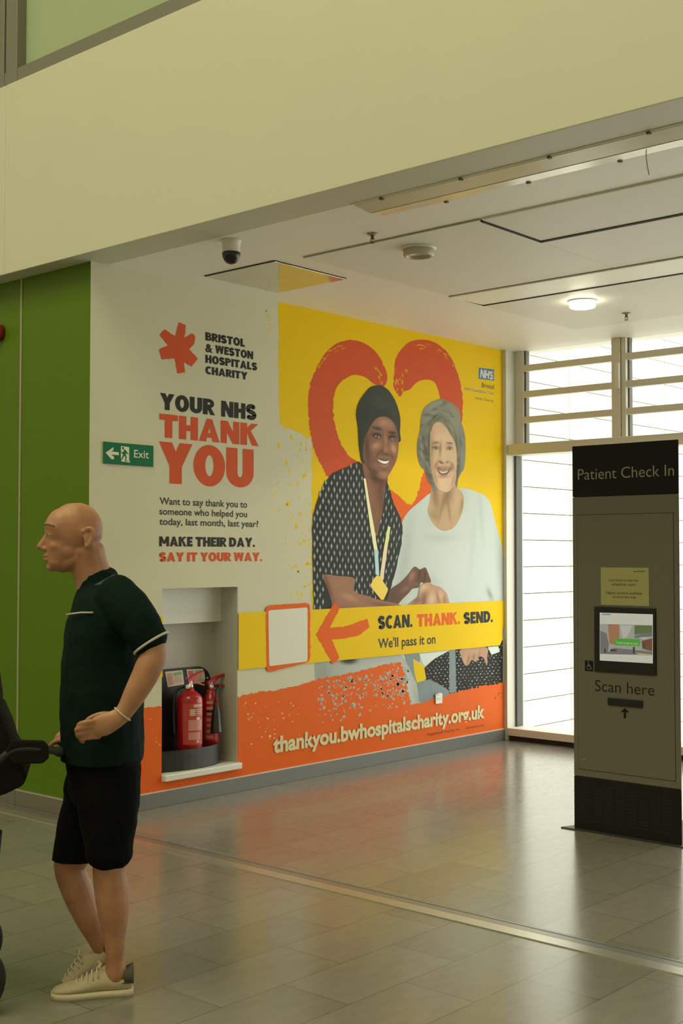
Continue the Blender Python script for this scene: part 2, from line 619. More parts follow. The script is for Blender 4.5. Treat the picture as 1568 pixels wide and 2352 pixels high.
# ================================================================== THE SETTING
def floor_material():
    m = bpy.data.materials.new('dark stone floor tiles')
    m.use_nodes = True
    nt = m.node_tree
    b = nt.nodes['Principled BSDF']
    tc = nt.nodes.new('ShaderNodeTexCoord')
    sp = nt.nodes.new('ShaderNodeSeparateXYZ')
    nt.links.new(tc.outputs['Object'], sp.inputs[0])
    def mth(op, a, bv):
        n = nt.nodes.new('ShaderNodeMath')
        n.operation = op
        for i, x in enumerate((a, bv)):
            if x is None: continue
            if isinstance(x, (int, float)): n.inputs[i].default_value = x
            else: nt.links.new(x, n.inputs[i])
        return n.outputs[0]
    # courses 0.30 m wide run away along Y, tiles 0.60 m long, half bond
    cx = mth('MULTIPLY', mth('ADD', sp.outputs['X'], 11.99), 1 / 0.30)
    row = mth('FLOOR', cx, None)
    ly = mth('ADD', mth('MULTIPLY', mth('ADD', sp.outputs['Y'], 63.85), 1 / 0.60), mth('MULTIPLY', row, 0.5))
    fx = mth('MULTIPLY', mth('MINIMUM', mth('FRACT', cx, None), mth('SUBTRACT', 1.0, mth('FRACT', cx, None))), 0.30)
    fy = mth('MULTIPLY', mth('MINIMUM', mth('FRACT', ly, None), mth('SUBTRACT', 1.0, mth('FRACT', ly, None))), 0.60)
    jr = nt.nodes.new('ShaderNodeMapRange')
    jr.inputs['From Min'].default_value = 0.0012
    jr.inputs['From Max'].default_value = 0.0030
    jr.inputs['To Min'].default_value = 0.45
    jr.inputs['To Max'].default_value = 1.0
    nt.links.new(mth('MINIMUM', fx, fy), jr.inputs['Value'])
    wn = nt.nodes.new('ShaderNodeTexWhiteNoise')
    wn.noise_dimensions = '2D'
    cb = nt.nodes.new('ShaderNodeCombineXYZ')
    nt.links.new(row, cb.inputs['X']); nt.links.new(mth('FLOOR', ly, None), cb.inputs['Y'])
    nt.links.new(cb.outputs[0], wn.inputs['Vector'])
    tone = nt.nodes.new('ShaderNodeMapRange')
    tone.inputs['To Min'].default_value = 0.90
    tone.inputs['To Max'].default_value = 1.08
    nt.links.new(wn.outputs['Value'], tone.inputs['Value'])
    base = nt.nodes.new('ShaderNodeVectorMath'); base.operation = 'SCALE'
    base.inputs[0].default_value = (0.215, 0.203, 0.172)
    nt.links.new(mth('MULTIPLY', jr.outputs[0], tone.outputs[0]), base.inputs['Scale'])
    nz = nt.nodes.new('ShaderNodeTexNoise')
    nz.inputs['Scale'].default_value = 9.0
    nz.inputs['Detail'].default_value = 6.0
    mp = nt.nodes.new('ShaderNodeMapping')
    mp.inputs['Scale'].default_value = (3.0, 1.0, 1.0)
    nt.links.new(tc.outputs['Object'], mp.inputs['Vector'])
    nt.links.new(mp.outputs[0], nz.inputs['Vector'])
    rp = nt.nodes.new('ShaderNodeMapRange')
    rp.inputs['To Min'].default_value = 0.86
    rp.inputs['To Max'].default_value = 1.14
    nt.links.new(nz.outputs['Fac'], rp.inputs['Value'])
    vm = nt.nodes.new('ShaderNodeVectorMath')
    vm.operation = 'SCALE'
    nt.links.new(base.outputs[0], vm.inputs[0])
    nt.links.new(rp.outputs[0], vm.inputs['Scale'])
    nt.links.new(vm.outputs[0], b.inputs['Base Color'])
    rr = nt.nodes.new('ShaderNodeMapRange')
    rr.inputs['To Min'].default_value = 0.16
    rr.inputs['To Max'].default_value = 0.25
    nt.links.new(nz.outputs['Fac'], rr.inputs['Value'])
    nt.links.new(rr.outputs[0], b.inputs['Roughness'])
    b.inputs['Specular IOR Level'].default_value = 0.95
    return m

struct(MB().box((-6, -15, -0.2), (9, 0.3, 0)).build('floor', floor_material()))
struct(MB().box((-6, 0.3, -3.7), (14, 22, -3.5)).build('ground_outside', mat('pale paving outside', (0.55, 0.53, 0.47), 0.8, noise=0.06)))

# mural wall: slab on X<0 with the fire point recess cut out of it
mb = MB()
y0, y1 = -L + 0.002, 0.12
mb.box((-0.4, y0, 0), (0, RY0, H + 0.3))
mb.box((-0.4, RY1, 0), (0, y1, H + 0.3))
mb.box((-0.4, RY0, 0), (0, RY1, RZ0))
mb.box((-0.4, RY0, RZ1), (0, RY1, H + 0.3))
mb.box((-0.4, RY0, RZ0), (-0.24, RY1, RZ1))
struct(mb.build('wall_left', M_WHITE), 'white wall carrying the mural, with a recess for fire extinguishers')
struct(MB().box((-0.06, RY0 + 0.004, RZ0 - 0.035), (0.035, RY1 - 0.001 + 0.012, RZ0 + 0.004), 0.006).build('trim_1', mat('white recess ledge', (0.80, 0.79, 0.72), 0.4)))
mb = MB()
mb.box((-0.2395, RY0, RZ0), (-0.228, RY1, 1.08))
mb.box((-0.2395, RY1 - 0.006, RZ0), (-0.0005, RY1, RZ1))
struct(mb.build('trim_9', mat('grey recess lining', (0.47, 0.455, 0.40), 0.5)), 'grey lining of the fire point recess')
struct(MB().box((-0.2395, RY0, 1.075), (-0.15, RY1 - 0.0065, RZ1)).build('trim_10', mat('pale boxing', (0.72, 0.71, 0.65), 0.5)), 'pale boxed out upper part of the recess')
# skirtings
struct(MB().box((0, -L - 0.012, 0), (0.014, 0.0, SK), 0.002).build('baseboard_left', M_SKIRT))
struct(MB().box((0.0005, -L, SK), (0.010, 0.0, SK + 0.006)).build('trim_2', mat('pale skirting top bead', (0.75, 0.58, 0.48), 0.4)))
mb = MB()
xj = -0.68
mb.box((xj + 0.002, -L - 0.014, 0), (0.0, -L - 0.0005, SK), 0.002)
mb.box((-6, -L - 0.014, 0), (xj - 0.002, -L - 0.0005, SK), 0.002)
struct(mb.build('baseboard_green', mat('brown grey skirting', (0.155, 0.145, 0.115), 0.4, noise=0.06, scale=8)))
struct(MB().box((-6, -L - 0.016, SK), (0.0, -L - 0.0005, SK + 0.008)).build('trim_3', mat('metal skirting bead', (0.50, 0.48, 0.42), 0.35, metal=0.5)))

# green clad wall on the left, two boards with a pale cover strip between them
mb = MB()
mb.box((-6, -L, 0), (-0.0005, -L + 0.1, H))
gw = mb.build('wall_green', M_GREEN)
struct(gw, 'olive green panelled wall left of the mural')
struct(MB().box((xj - 0.007, -L - 0.006, SK), (xj + 0.007, -L, H)).build('trim_4', mat('pale joint strip', (0.36, 0.33, 0.24), 0.4)))

# ceiling over the recessed bay, beam, upper glazing
CX1 = 8.0
struct(MB().box((0, YB + 0.25, H), (CX1, 0.12, H + 0.25)).build('ceiling', M_CEIL))
mb = MB()
mb.box((-0.665, YB, H), (9, YB + 0.25, HB), 0.004)
mb.box((-6, YB, H), (-0.6735, YB + 0.25, HB), 0.004)
mb.box((-0.68, YB + 0.004, H + 0.001), (-0.66, YB + 0.2, HB - 0.002))
struct(mb.build('beam', mat('cream beam paint', (0.60, 0.59, 0.49), 0.5, noise=0.02, scale=2.5)), 'deep cream downstand beam across the opening')
# glazed screen standing on the beam
SH = Sheet('Y', YB + 0.03)
za = SH.uv(100, 166)[1]
zb = HB + 0.012
mb = MB()
mb.box((-6, YB + 0.03, zb), (9, YB + 0.12, zb + 0.085), 0.004)
xm0 = SH.uv(15, 100)[0]; xm1 = SH.uv(41, 60)[0]
mb.box((xm0, YB + 0.025, zb), (xm1, YB + 0.12, 8.4), 0.004)
xm2 = SH.uv(11, 100)[0]
mb.box((xm2 - 0.12, YB + 0.025, zb), (xm2, YB + 0.12, 8.4), 0.004)
for k in range(1, 6):
    mb.box((xm1 + 1.75 * k - 0.03, YB + 0.025, zb), (xm1 + 1.75 * k + 0.03, YB + 0.12, 8.4), 0.004)
mb.box((-6, YB + 0.03, 8.3), (9, YB + 0.12, 8.45))
w2 = mb.build('window_2', M_GRAIL)
struct(w2, 'grey framed frosted glazing above the beam')
MB().box((-6, YB + 0.09, zb), (9, YB + 0.10, 8.4)).build('pane', M_FROST, w2)
MB().box((-6, YB + 0.06, HB - 0.002), (9, YB + 0.2, zb + 0.002)).build('gasket', M_GAP, w2)

# the rest of the atrium, behind and beside the viewer
mb = MB(); mb.box((8.0, YB + 0.25, -0.1), (8.2, 0.3, H + 0.3)); mb.box((9, -15, -0.1), (9.2, YB + 0.25, 9.2)); mb.box((8.0, YB + 0.12, 0), (9.2, YB + 0.25, H))
struct(mb.build('wall_right', M_WHITE))
struct(MB().box((-6, -15.2, -0.1), (9, -15, 9.2)).build('wall_rear', M_WHITE))
struct(MB().box((-6.2, -15.2, -0.1), (-6, -L + 0.1, 9.2)).build('wall_far_left', M_WHITE))
struct(MB().box((-6.2, -15.2, 9.0), (9.2, YB + 0.2, 9.2)).build('roof', M_WHITE))
struct(MB().box((-6.2, YB + 0.12, H + 0.26), (9.2, YB + 0.25, 9.2)).build('wall_upper', M_WHITE))

# steel movement-joint strip in the floor
mb = MB()
mb.box((-6, -4.345, 0), (9, -4.272, 0.004))
o = mb.build('trim_5', M_STEEL); struct(o, 'steel movement joint strip set across the floor')
mb = MB()
mb.box((-6, -4.268, 0), (9, -4.222, 0.003))
mb.box((-6, -4.216, 0), (9, -4.200, 0.0035))
MBo = mb.build('trim_6', M_STEEL2); struct(MBo)

# ------------------------------------------------------------------ window wall (Y = 0 and beyond)
WY = 0.10                       # inner face of the window frame
WS = Sheet('Y', WY)
def wx(px, py): return WS.uv(px, py)[0]
def wz(px, py): return WS.uv(px, py)[1]
Z_TR0, Z_TR1 = 2.320, 2.409
win = MB()
# left post and jamb, outer frame, transom, cill
win.box((0.0005, 0.0, 0.0), (0.036, 0.24, H))
win.box((0.036, 0.13, Z_TR1), (0.118, 0.20, H), 0.003)
win.box((0.036, 0.015, Z_TR0), (CX1, 0.20, Z_TR1), 0.006)
XM = [wx(1403.5, 900), wx(1438.5, 900)]
while XM[-1] < 7:
    XM += [XM[-2] + 1.53, XM[-1] + 1.53]
for i in range(0, len(XM), 2):
    win.box((XM[i], WY, Z_TR1), (XM[i] + 0.075, 0.20, H), 0.004)
    win.box((XM[i] + 0.08, WY + 0.01, Z_TR1), (XM[i + 1] - 0.012, 0.20, H), 0.004)
    if i:
        win.box((XM[i] + 0.0, WY, 0.1), (XM[i] + 0.075, 0.17, Z_TR0), 0.004)
fr = win.build('window_1', M_FRAME)
struct(fr, 'cream framed window wall beside the mural')
x_prev = 0.135
for i in range(0, len(XM), 2):
    for zc in (wz(1300, 833.5), wz(1300, 895), wz(1300, 955.5)):
        MB().box((x_prev - 0.025, WY + 0.02, zc - 0.027), (XM[i] + 0.01, WY + 0.075, zc + 0.027), 0.006).build('glazing_bar', M_FRAME, fr)
    MB().box((x_prev - 0.012, WY + 0.045, Z_TR1), (x_prev, 0.195, H)).build('gasket', mat('dark window gasket', (0.10, 0.10, 0.085), 0.6), fr)
    x_prev = XM[i + 1]
MB().box((0.0365, 0.115, 0.10), (0.056, 0.20, Z_TR0)).build('gasket', MATS['dark window gasket'], fr)
mb = MB()
mb.box((0.0365, 0.0, 0.040), (CX1, 0.22, 0.100), 0.003)
mb.build('sill', mat('window sill', (0.74, 0.69, 0.62), 0.45), fr)
MB().box((0.02, 0.03, 0.0), (CX1, 0.17, 0.040)).build('sill_base', M_GAP, fr)
M_GLASS = glass_mat('window glass', 0.05, (0.97, 0.98, 0.96))
MB().box((0.05, 0.150, 0.1), (CX1, 0.156, Z_TR0)).build('pane', M_GLASS, fr)
MB().box((0.11, 0.150, Z_TR1), (CX1, 0.156, H)).build('pane', M_GLASS, fr)
hb = MB(); hb.box((XM[0] + 0.050, WY - 0.035, 2.79), (XM[0] + 0.084, WY - 0.012, 2.99), 0.006); hb.box((XM[0] + 0.058, WY - 0.014, 2.84), (XM[0] + 0.074, WY + 0.012, 2.87)); hb.box((XM[0] + 0.058, WY - 0.014, 2.93), (XM[0] + 0.074, WY + 0.012, 2.96))
hb.build('window_handle', mat('white window handle', (0.75, 0.75, 0.70), 0.3), fr)
struct(MB().box((-0.4, 0.12, H), (9, 0.35, 9.2)).build('wall_window_head', M_WHITE))

# pale clad building outside, panel joints as real grooves
OX = -2.5
CH, Z0, JY, JW = 0.3206, 1.3657, 5.18, 2.57
mb = MB()
g = 0.0065
z = Z0 - 15 * CH
ys = [JY + JW * k for k in range(-2, 7)]
while z < 12:
    for a, b in zip(ys, ys[1:]):
        mb.box((OX - 0.03, a + 0.016, z + g), (OX, b - 0.016, z + CH - g))
    z += CH
ob = mb.build('building_outside', mat('pale cladding panels', (0.82, 0.81, 0.76), 0.7))
struct(ob, 'pale panel clad building seen through the window')
MB().box((OX - 0.3, ys[0], -3.5), (OX - 0.03, ys[-1], 12.2)).build('joint_backing', mat('cladding joint', (0.26, 0.21, 0.13), 0.8), ob)

# ------------------------------------------------------------------ ceiling panels, hatch
def cz(px, py):
    p = hit(px, py, 2, H)
    return p.x, p.y
PT = 0.010
def panel(name, x0, y0, x1, y1, m, z=H, th=PT, edge=None):
    o = MB().box((x0, y0, z - th), (x1, y1, z - 0.0005), 0.002).build(name, m)
    struct(o)
    return o
XA, XC, X_END = 0.99, 2.197, 7.6
Y1, Y4, Y2, Y3 = -3.43, -2.868, -1.67, -0.477
YS = -2.06
panel('ceiling_panel', XA, Y1, XC - 0.006, YS, M_PANEL)
panel('ceiling_panel', XC - 0.004, Y4 + 0.014, X_END, YS, M_PANEL)
panel('ceiling_panel', XC + 0.012, Y1, X_END, Y4 - 0.014, M_PANEL)
struct(MB().prism([(XA, YS + 0.003, H - 0.012), (XA, YS + 0.003, H - 0.020), (XA, Y2 - 0.010, H - 0.010), (XA, Y2 - 0.010, H - 0.002)], (X_END - XA, 0, 0)).build('ceiling_panel', mat('tilted panel with painted window light', (0.92, 0.90, 0.80), 0.42, spec=0.3)), 'ceiling panel tilted towards the window, with window light painted into its colour')  # lighter base colour and tilt stand in for window light on this strip
panel('ceiling_panel', XA - 0.02, Y2 + 0.010, X_END, Y3, M_PANEL)
mb = MB()
mb.box((XC - 0.006, Y1 + 0.02, H - 0.014), (XC + 0.012, Y4, H - 0.0005))
mb.box((XC - 0.006, Y4 - 0.014, H - 0.014), (X_END, Y4 + 0.014, H - 0.0005))
mb.box((XA - 0.012, -2.05, H - 0.012), (XA, Y2, H - 0.0005))
mb.box((XA - 0.012, Y2 - 0.008, H - 0.014), (X_END, Y2 + 0.010, H - 0.0005))
struct(mb.build('trim_7', M_GAP))
mb = MB()
mb.box((XA - 0.004, Y1, H - 0.008), (XA, -2.05, H - 0.0005))
mb.box((XA, Y1 - 0.004, H - 0.006), (XC, Y1, H - 0.0005))
mb.box((XA - 0.022, Y2, H - 0.008), (XA - 0.018, Y3, H - 0.0005))
mb.box((XA - 0.02, Y3, H - 0.008), (X_END, Y3 + 0.005, H - 0.0005))
struct(mb.build('trim_11', M_LINE))
hx0, hx1, hy0, hy1 = 0.215, 0.805, -3.475, -2.86
MB_h = MB(); MB_h.box((hx0, hy0, H - 0.008), (hx1, hy1, H - 0.0005), 0.002)
hatch = MB_h.build('ceiling_hatch', M_HATCH); struct(hatch)
mb = MB(); mb.box((hx0, hy0 - 0.006, H - 0.006), (hx1, hy0, H - 0.0005)); mb.box((hx1, hy0, H - 0.006), (hx1 + 0.004, hy1, H - 0.0005))
struct(mb.build('trim_8', M_GAP))

# ================================================================== THE MURAL
MU = Sheet('X', 0.0)
mural = empty('wall_mural', (0, -2.0, SK), 'large cream, yellow and orange charity mural printed across the white wall', 'mural')

def mrect(x0, x1, y0, y1):
    a = MU.uv(x0, y0); b = MU.uv(x1, y1)
    return [(a[0], a[1]), (b[0], a[1]), (b[0], b[1]), (a[0], b[1])]

E0 = 0.0015
base = [(-L, SK + 0.006), (-0.002, SK + 0.006), (-0.002, H - 0.001), (-L, H - 0.001)]
hole = [(RY0, RZ0 - 0.03), (RY0, RZ1), (RY1, RZ1), (RY1, RZ0 - 0.03)]
print_polys(MU, 'print_sheet', [(base, [hole])], M_CREAM, 1, mural, 'cream background sheet')

# yellow field
yl = ragged([(639, 695), (639, 800), (641, 971)], 0.8, 5, False, 3) + ragged([(641, 971), (651, 981), (680, 990), (699, 1003), (716, 1005), (716, 1130), (717, 1396)], 2.0, 5, False, 4)
yf = px_polys(MU, [yl])[0]
yf += [MU.uv(1000, 1392), (-0.003, MU.uv(1153, 1380)[1]), (-0.003, H - 0.001)]
yf[0] = (yf[0][0], H - 0.001)
print_polys(MU, 'yellow_field', [yf], M_YEL, 2, mural)
rnd = random.Random(11)
sp = []
for k in range(95):
    x = 716 - abs(rnd.gauss(0, 38)); y = rnd.uniform(1000, 1395)
    if x < 600: continue
    sp.append(blotch(x, y, rnd.uniform(0.8, 2.6) * (1 if rnd.random() < .8 else 1.7), rnd, 1.7))
for k in range(14):
    sp.append(blotch(rnd.uniform(606, 620), rnd.uniform(700, 790), rnd.uniform(0.8, 2.0), rnd, 1.6))
print_px(MU, 'paint_speckle', sp, M_YEL, 2.4, mural, 'yellow paint flecks')

# brushed heart: two lobes and the lower point
lob1 = spline([(889, 868), (884, 846), (871, 820), (855, 801), (833, 787), (807, 781), (779, 786), (760, 798), (740, 820), (721, 856), (710, 894), (707, 935), (709, 977), (718, 1022), (734, 1062), (757, 1100),
               (790, 1100), (822, 1066), (801, 1047), (782, 1018), (769, 977), (764, 939), (768, 903), (779, 881), (801, 865), (817, 861), (839, 867), (858, 882), (881, 887)], 4, True)
lob2 = spline([(917, 911), (903, 888), (905, 852), (908, 824), (922, 801), (941, 785), (967, 780), (992, 784), (1015, 798), (1034, 820), (1047, 849), (1056, 881), (1062, 919), (1061, 958), (1056, 990),
               (1040, 990), (1030, 950), (1012, 920), (1005, 894), (996, 877), (977, 872), (957, 878), (941, 894), (926, 900)], 4, True)
pt3 = [(886, 1118), (913, 1136), (932, 1156), (945, 1160), (952, 1150), (961, 1127), (967, 1100), (974, 1080), (1000, 1090), (1000, 1140), (962, 1172), (930, 1205), (900, 1200), (884, 1140)]
ht = empty('heart', (0, -1.3, 2.0)); ht.parent = mural; ht.matrix_parent_inverse = Matrix.Translation(mural.location).inverted()
ht['label'] = 'red brushed heart'
for nm, q, sd in (('heart_lobe', lob1, 5), ('heart_lobe', lob2, 6), ('heart_point', pt3, 8)):
    print_px(MU, nm, [ragged(q, 1.1, 3.5, True, sd)], M_HEART if nm == 'heart_lobe' else M_ORA, 3, ht)
dry = []
for k in range(46):
    side = rnd.random()
    if side < .35: t = rnd.uniform(200, 262); cx, cy, rx, ry = 800, 868, 82, 76
    elif side < .7: t = rnd.uniform(258, 345); cx, cy, rx, ry = 975, 872, 76, 82
    else: t = rnd.uniform(330, 362); cx, cy, rx, ry = 806, 878, 72, 78
    t = math.radians(t)
    r = rnd.uniform(.86, 1.0)
    px, py = cx + rx * r * math.cos(t), cy + ry * r * math.sin(t)
    tx, ty = -math.sin(t) * rx, math.cos(t) * ry
    n = math.hypot(tx, ty); tx /= n; ty /= n
    l, w = rnd.uniform(2, 8), rnd.uniform(.4, 1.2)
    dry.append([(px - tx * l, py - ty * l), (px - ty * w, py + tx * w), (px + tx * l, py + ty * l), (px + ty * w, py - tx * w)])
for k in range(22):
    px = rnd.uniform(903, 935); py = rnd.uniform(880, 918) if k % 2 else rnd.uniform(845, 890)
    l = rnd.uniform(3, 9)
    dry.append([(px - 1, py - l), (px + .9, py - l * .4), (px + .5, py + l), (px - .8, py + l * .3)])
print_px(MU, 'dry_brush_mark', dry, M_YEL, 3.4, ht, 'yellow showing through the brush strokes')

# ---------------------------------------------------------------- older woman (right)
def sub(name, label):
    o = empty(name, (0, -0.8, 1.2)); o.parent = mural
    o.matrix_parent_inverse = Matrix.Translation(mural.location).inverted()
    o['label'] = label
    return o
wb = sub('portrait', 'printed photograph of an older woman with grey hair and a white jumper')
M_JUMP = (204, 211, 195)
photo_patch(MU, 'jumper', [(1000, 1126), (960, 1155), (935, 1178), (922, 1203), (912, 1260), (898, 1345), (884, 1400), (960, 1402), (1060, 1400), (1153, 1396), (1153, 1280), (1149, 1245), (1136, 1197), (1126, 1158), (1113, 1139), (1094, 1130), (1060, 1121)],
            M_JUMP, [(1040, 1300, 60, 80, 0, (214, 219, 205), .6), (930, 1280, 14, 110, 8, (178, 186, 170), .6), (1148, 1290, 10, 90, -4, (180, 188, 172), .7), (1104, 1180, 5, 60, -4, (186, 194, 178), .6),
                     (1124, 1365, 5, 16, -20, (120, 128, 110), .7), (1010, 1235, 34, 10, 0, (184, 190, 172), .6), (1085, 1250, 6, 80, 5, (190, 198, 182), .5), (980, 1330, 30, 14, 30, (182, 190, 172), .5),
                     (1060, 1140, 14, 30, 0, (186, 192, 172), .5), (990, 1185, 14, 30, 20, (188, 194, 176), .5)], 4, wb, 4)
photo_patch(MU, 'neck', [(993, 1100), (986, 1150), (981, 1174), (992, 1200), (1008, 1216), (1024, 1219), (1043, 1210), (1059, 1181), (1064, 1152), (1060, 1130), (1047, 1118), (1044, 1096), (1018, 1112)],
            (196, 164, 120), [(1026, 1140, 10, 26, 20, (132, 98, 66), .8), (998, 1135, 8, 40, -8, (140, 108, 76), .8), (1014, 1165, 3, 30, 14, (150, 116, 82), .7), (1030, 1170, 3, 30, -8, (155, 120, 84), .7),
                              (1022, 1205, 26, 10, 0, (205, 165, 125), .6), (1048, 1150, 7, 30, 10, (206, 176, 134), .6), (996, 1185, 8, 14, -30, (160, 128, 92), .6), (1060, 1160, 4, 22, 10, (160, 126, 88), .7)], 5, wb, 2.5)
_hr = random.Random(5)
HAIR_B = []
for _k in range(90):
    _a = _hr.uniform(0, 6.283); _x = 1012 + math.cos(_a) * _hr.uniform(26, 52); _y = 1015 + math.sin(_a) * _hr.uniform(60, 96)
    HAIR_B.append((_x, _y, _hr.uniform(1.6, 3.6), _hr.uniform(5, 12), math.degrees(math.atan2(_y - 1015, _x - 1012)) + _hr.uniform(-35, 35), _hr.choice([(86, 84, 68), (100, 98, 80), (160, 157, 132), (150, 147, 122)]), .65))
photo_patch(MU, 'hair', [(1008, 917), (986, 926), (971, 941), (965, 966), (963, 992), (959, 1006), (957, 1027), (958, 1047), (964, 1069), (975, 1082), (979, 1098), (983, 1108), (989, 1112), (994, 1128), (1004, 1126), (1012, 1100), (1032, 1098), (1042, 1106), (1048, 1121), (1051, 1102), (1057, 1088), (1065, 1075), (1068, 1044), (1068, 1016), (1065, 990), (1058, 968), (1055, 946), (1046, 933), (1028, 922)],
            (142, 140, 117), [(1000, 930, 26, 10, -14, (158, 156, 130), .8), (1042, 955, 12, 26, -20, (156, 154, 126), .8), (976, 965, 8, 30, 14, (146, 145, 120), .7), (970, 1030, 12, 40, 0, (92, 92, 78), .8), (1000, 962, 26, 7, -38, (98, 96, 78), .8),
                              (1022, 964, 12, 4, 34, (104, 100, 80), .8), (984, 1085, 8, 40, -12, (74, 72, 60), .9), (985, 1020, 5, 40, 2, (88, 84, 70), .8), (1050, 1075, 6, 46, 4, (84, 80, 66), .85), (1062, 1030, 5, 24, 0, (142, 140, 116), .7), (1056, 1010, 4, 20, -10, (96, 94, 78), .7),
                              (962, 1048, 6, 12, 20, (120, 118, 98), .6), (1060, 1055, 4, 14, -14, (150, 147, 122), .6), (1050, 985, 5, 26, -22, (150, 147, 120), .6), (968, 1000, 4, 18, 8, (138, 136, 112), .6), (972, 1060, 4, 16, -20, (122, 119, 100), .6), (992, 946, 14, 5, -40, (150, 148, 122), .6)] + HAIR_B, 6, wb, 1.8)
photo_patch(MU, 'face', [(992, 972), (1006, 968), (1020, 974), (1031, 995), (1040, 1009), (1046, 1028), (1048, 1055), (1047, 1082), (1045, 1104), (1036, 1122), (1026, 1130), (1014, 1128), (1002, 1119), (994, 1099), (988, 1071), (986, 1038), (987, 1000)],
            (222, 184, 142), [(1016, 1005, 18, 12, 0, (236, 204, 160), .7), (990, 1040, 6, 60, 0, (170, 128, 92), .7), (999, 1017, 7, 2.6, -14, (120, 86, 66), .9), (1031, 1018, 7, 2.4, 10, (134, 100, 76), .85), (999, 1029, 7, 3.4, 4, (92, 64, 50), .98), (1031, 1030, 6.5, 3.2, -4, (88, 64, 50), .98),
                              (1000, 1024, 8, 4, 0, (168, 128, 94), .6), (1030, 1024, 8, 4, 0, (170, 130, 96), .6), (1010, 1032, 2.8, 18, 4, (150, 104, 74), .8), (1013, 1061, 7, 3, 22, (120, 76, 54), .85), (1019, 1048, 5, 16, 0, (226, 198, 152), .8), (1026, 1061, 4, 3, -10, (150, 104, 76), .7),
                              (1000, 1050, 7, 10, 0, (220, 186, 140), .8), (1036, 1050, 6, 12, 0, (222, 190, 146), .8), (1001, 1066, 3, 9, 30, (150, 104, 76), .8), (1037, 1068, 3, 9, -30, (150, 106, 78), .8), (1019, 1078, 20, 9, 0, (150, 100, 76), .75), (1006, 1076, 6, 4, 30, (110, 70, 56), .8),
                              (1034, 1076, 4, 4, -30, (118, 78, 60), .8), (1014, 1112, 10, 12, 0, (224, 196, 152), .7), (999, 1100, 4, 20, -14, (168, 128, 92), .7), (1040, 1104, 4, 20, 14, (176, 138, 100), .7), (1016, 1095, 14, 3, 0, (160, 118, 86), .7), (1021, 976, 7, 5, 30, (172, 138, 100), .6)], 7, wb, 1.5)
photo_patch(MU, 'fringe', [(985, 1000), (987, 976), (996, 962), (1008, 953), (1020, 955), (1034, 968), (1044, 986), (1052, 1012), (1053, 1050), (1049, 1040), (1046, 1024), (1040, 1007), (1032, 994), (1024, 982), (1014, 972), (1002, 970), (993, 978), (988, 992)],
            (140, 137, 112), [(1004, 962, 12, 4, -30, (104, 100, 80), .8), (1022, 966, 12, 4, 40, (112, 108, 86), .8), (1036, 984, 4, 16, -30, (158, 155, 128), .7), (1047, 1016, 3, 26, -8, (100, 96, 78), .8), (989, 984, 3, 12, 10, (96, 92, 74), .7), (1030, 985, 3, 12, -36, (108, 104, 82), .7)], 7.6, wb, 1.6)
M_EYEW = mat('eye print', ink((196, 176, 140)), 0.5); M_IRIS = mat('dark eye print', ink((48, 40, 34)), 0.5)
for ex, ey in ((998.6, 1029.5), (1031, 1029.8)):
    print_px(MU, 'eye', [[(ex - 6, ey + .6), (ex - 2, ey - 1.6), (ex + 3, ey - 1.5), (ex + 6, ey + .4), (ex + 2, ey + 1.8), (ex - 3, ey + 1.9)]], M_EYEW, 8, wb)
    print_px(MU, 'iris', [[(ex + .4 + 2.1 * math.cos(.6283 * k), ey + 2.1 * math.sin(.6283 * k)) for k in range(10)]], M_IRIS, 8.4, wb)
    print_px(MU, 'eyelid', [[(ex - 7, ey + .2), (ex - 2, ey - 2.6), (ex + 3, ey - 2.6), (ex + 7, ey), (ex + 3, ey - 1.2), (ex - 2, ey - 1.3)]], M_IRIS, 8.6, wb)
for _q in ([(992, 1020), (997, 1015.5), (1004, 1016), (1008, 1019.5), (1003, 1018), (997, 1017.8)], [(1023, 1020), (1028, 1016.5), (1035, 1016), (1040, 1019), (1035, 1018.4), (1028, 1018.8)]):
    print_px(MU, 'eyebrow', [_q], mat('brow print', ink((122, 92, 70)), 0.5), 8.2, wb)
for _q in ([(1006, 1059), (1009, 1063.5), (1015, 1066), (1019, 1064.5), (1014, 1063), (1010, 1060)], [(1024, 1064), (1028, 1061), (1027, 1064)]):
    print_px(MU, 'nostril_shade', [_q], mat('nose shade print', ink((112, 70, 50)), 0.5), 8.2, wb)
print_px(MU, 'mouth', [[(1003, 1078), (1012, 1082), (1022, 1082), (1032, 1078), (1030, 1085), (1023, 1090), (1014, 1091), (1007, 1087)]], mat('dark mouth print', ink((92, 56, 48)), 0.5), 8, wb)
print_px(MU, 'teeth', [[(1006, 1080), (1013, 1083), (1021, 1083), (1028, 1080), (1025, 1085), (1019, 1087), (1012, 1087)]], mat('teeth print', ink((214, 202, 172)), 0.5), 8.6, wb)
print_px(MU, 'lip', [[(1007, 1088), (1014, 1091), (1023, 1090), (1029, 1086), (1026, 1092), (1019, 1095), (1011, 1093)]], mat('lip print', ink((176, 112, 96)), 0.5), 8.8, wb)

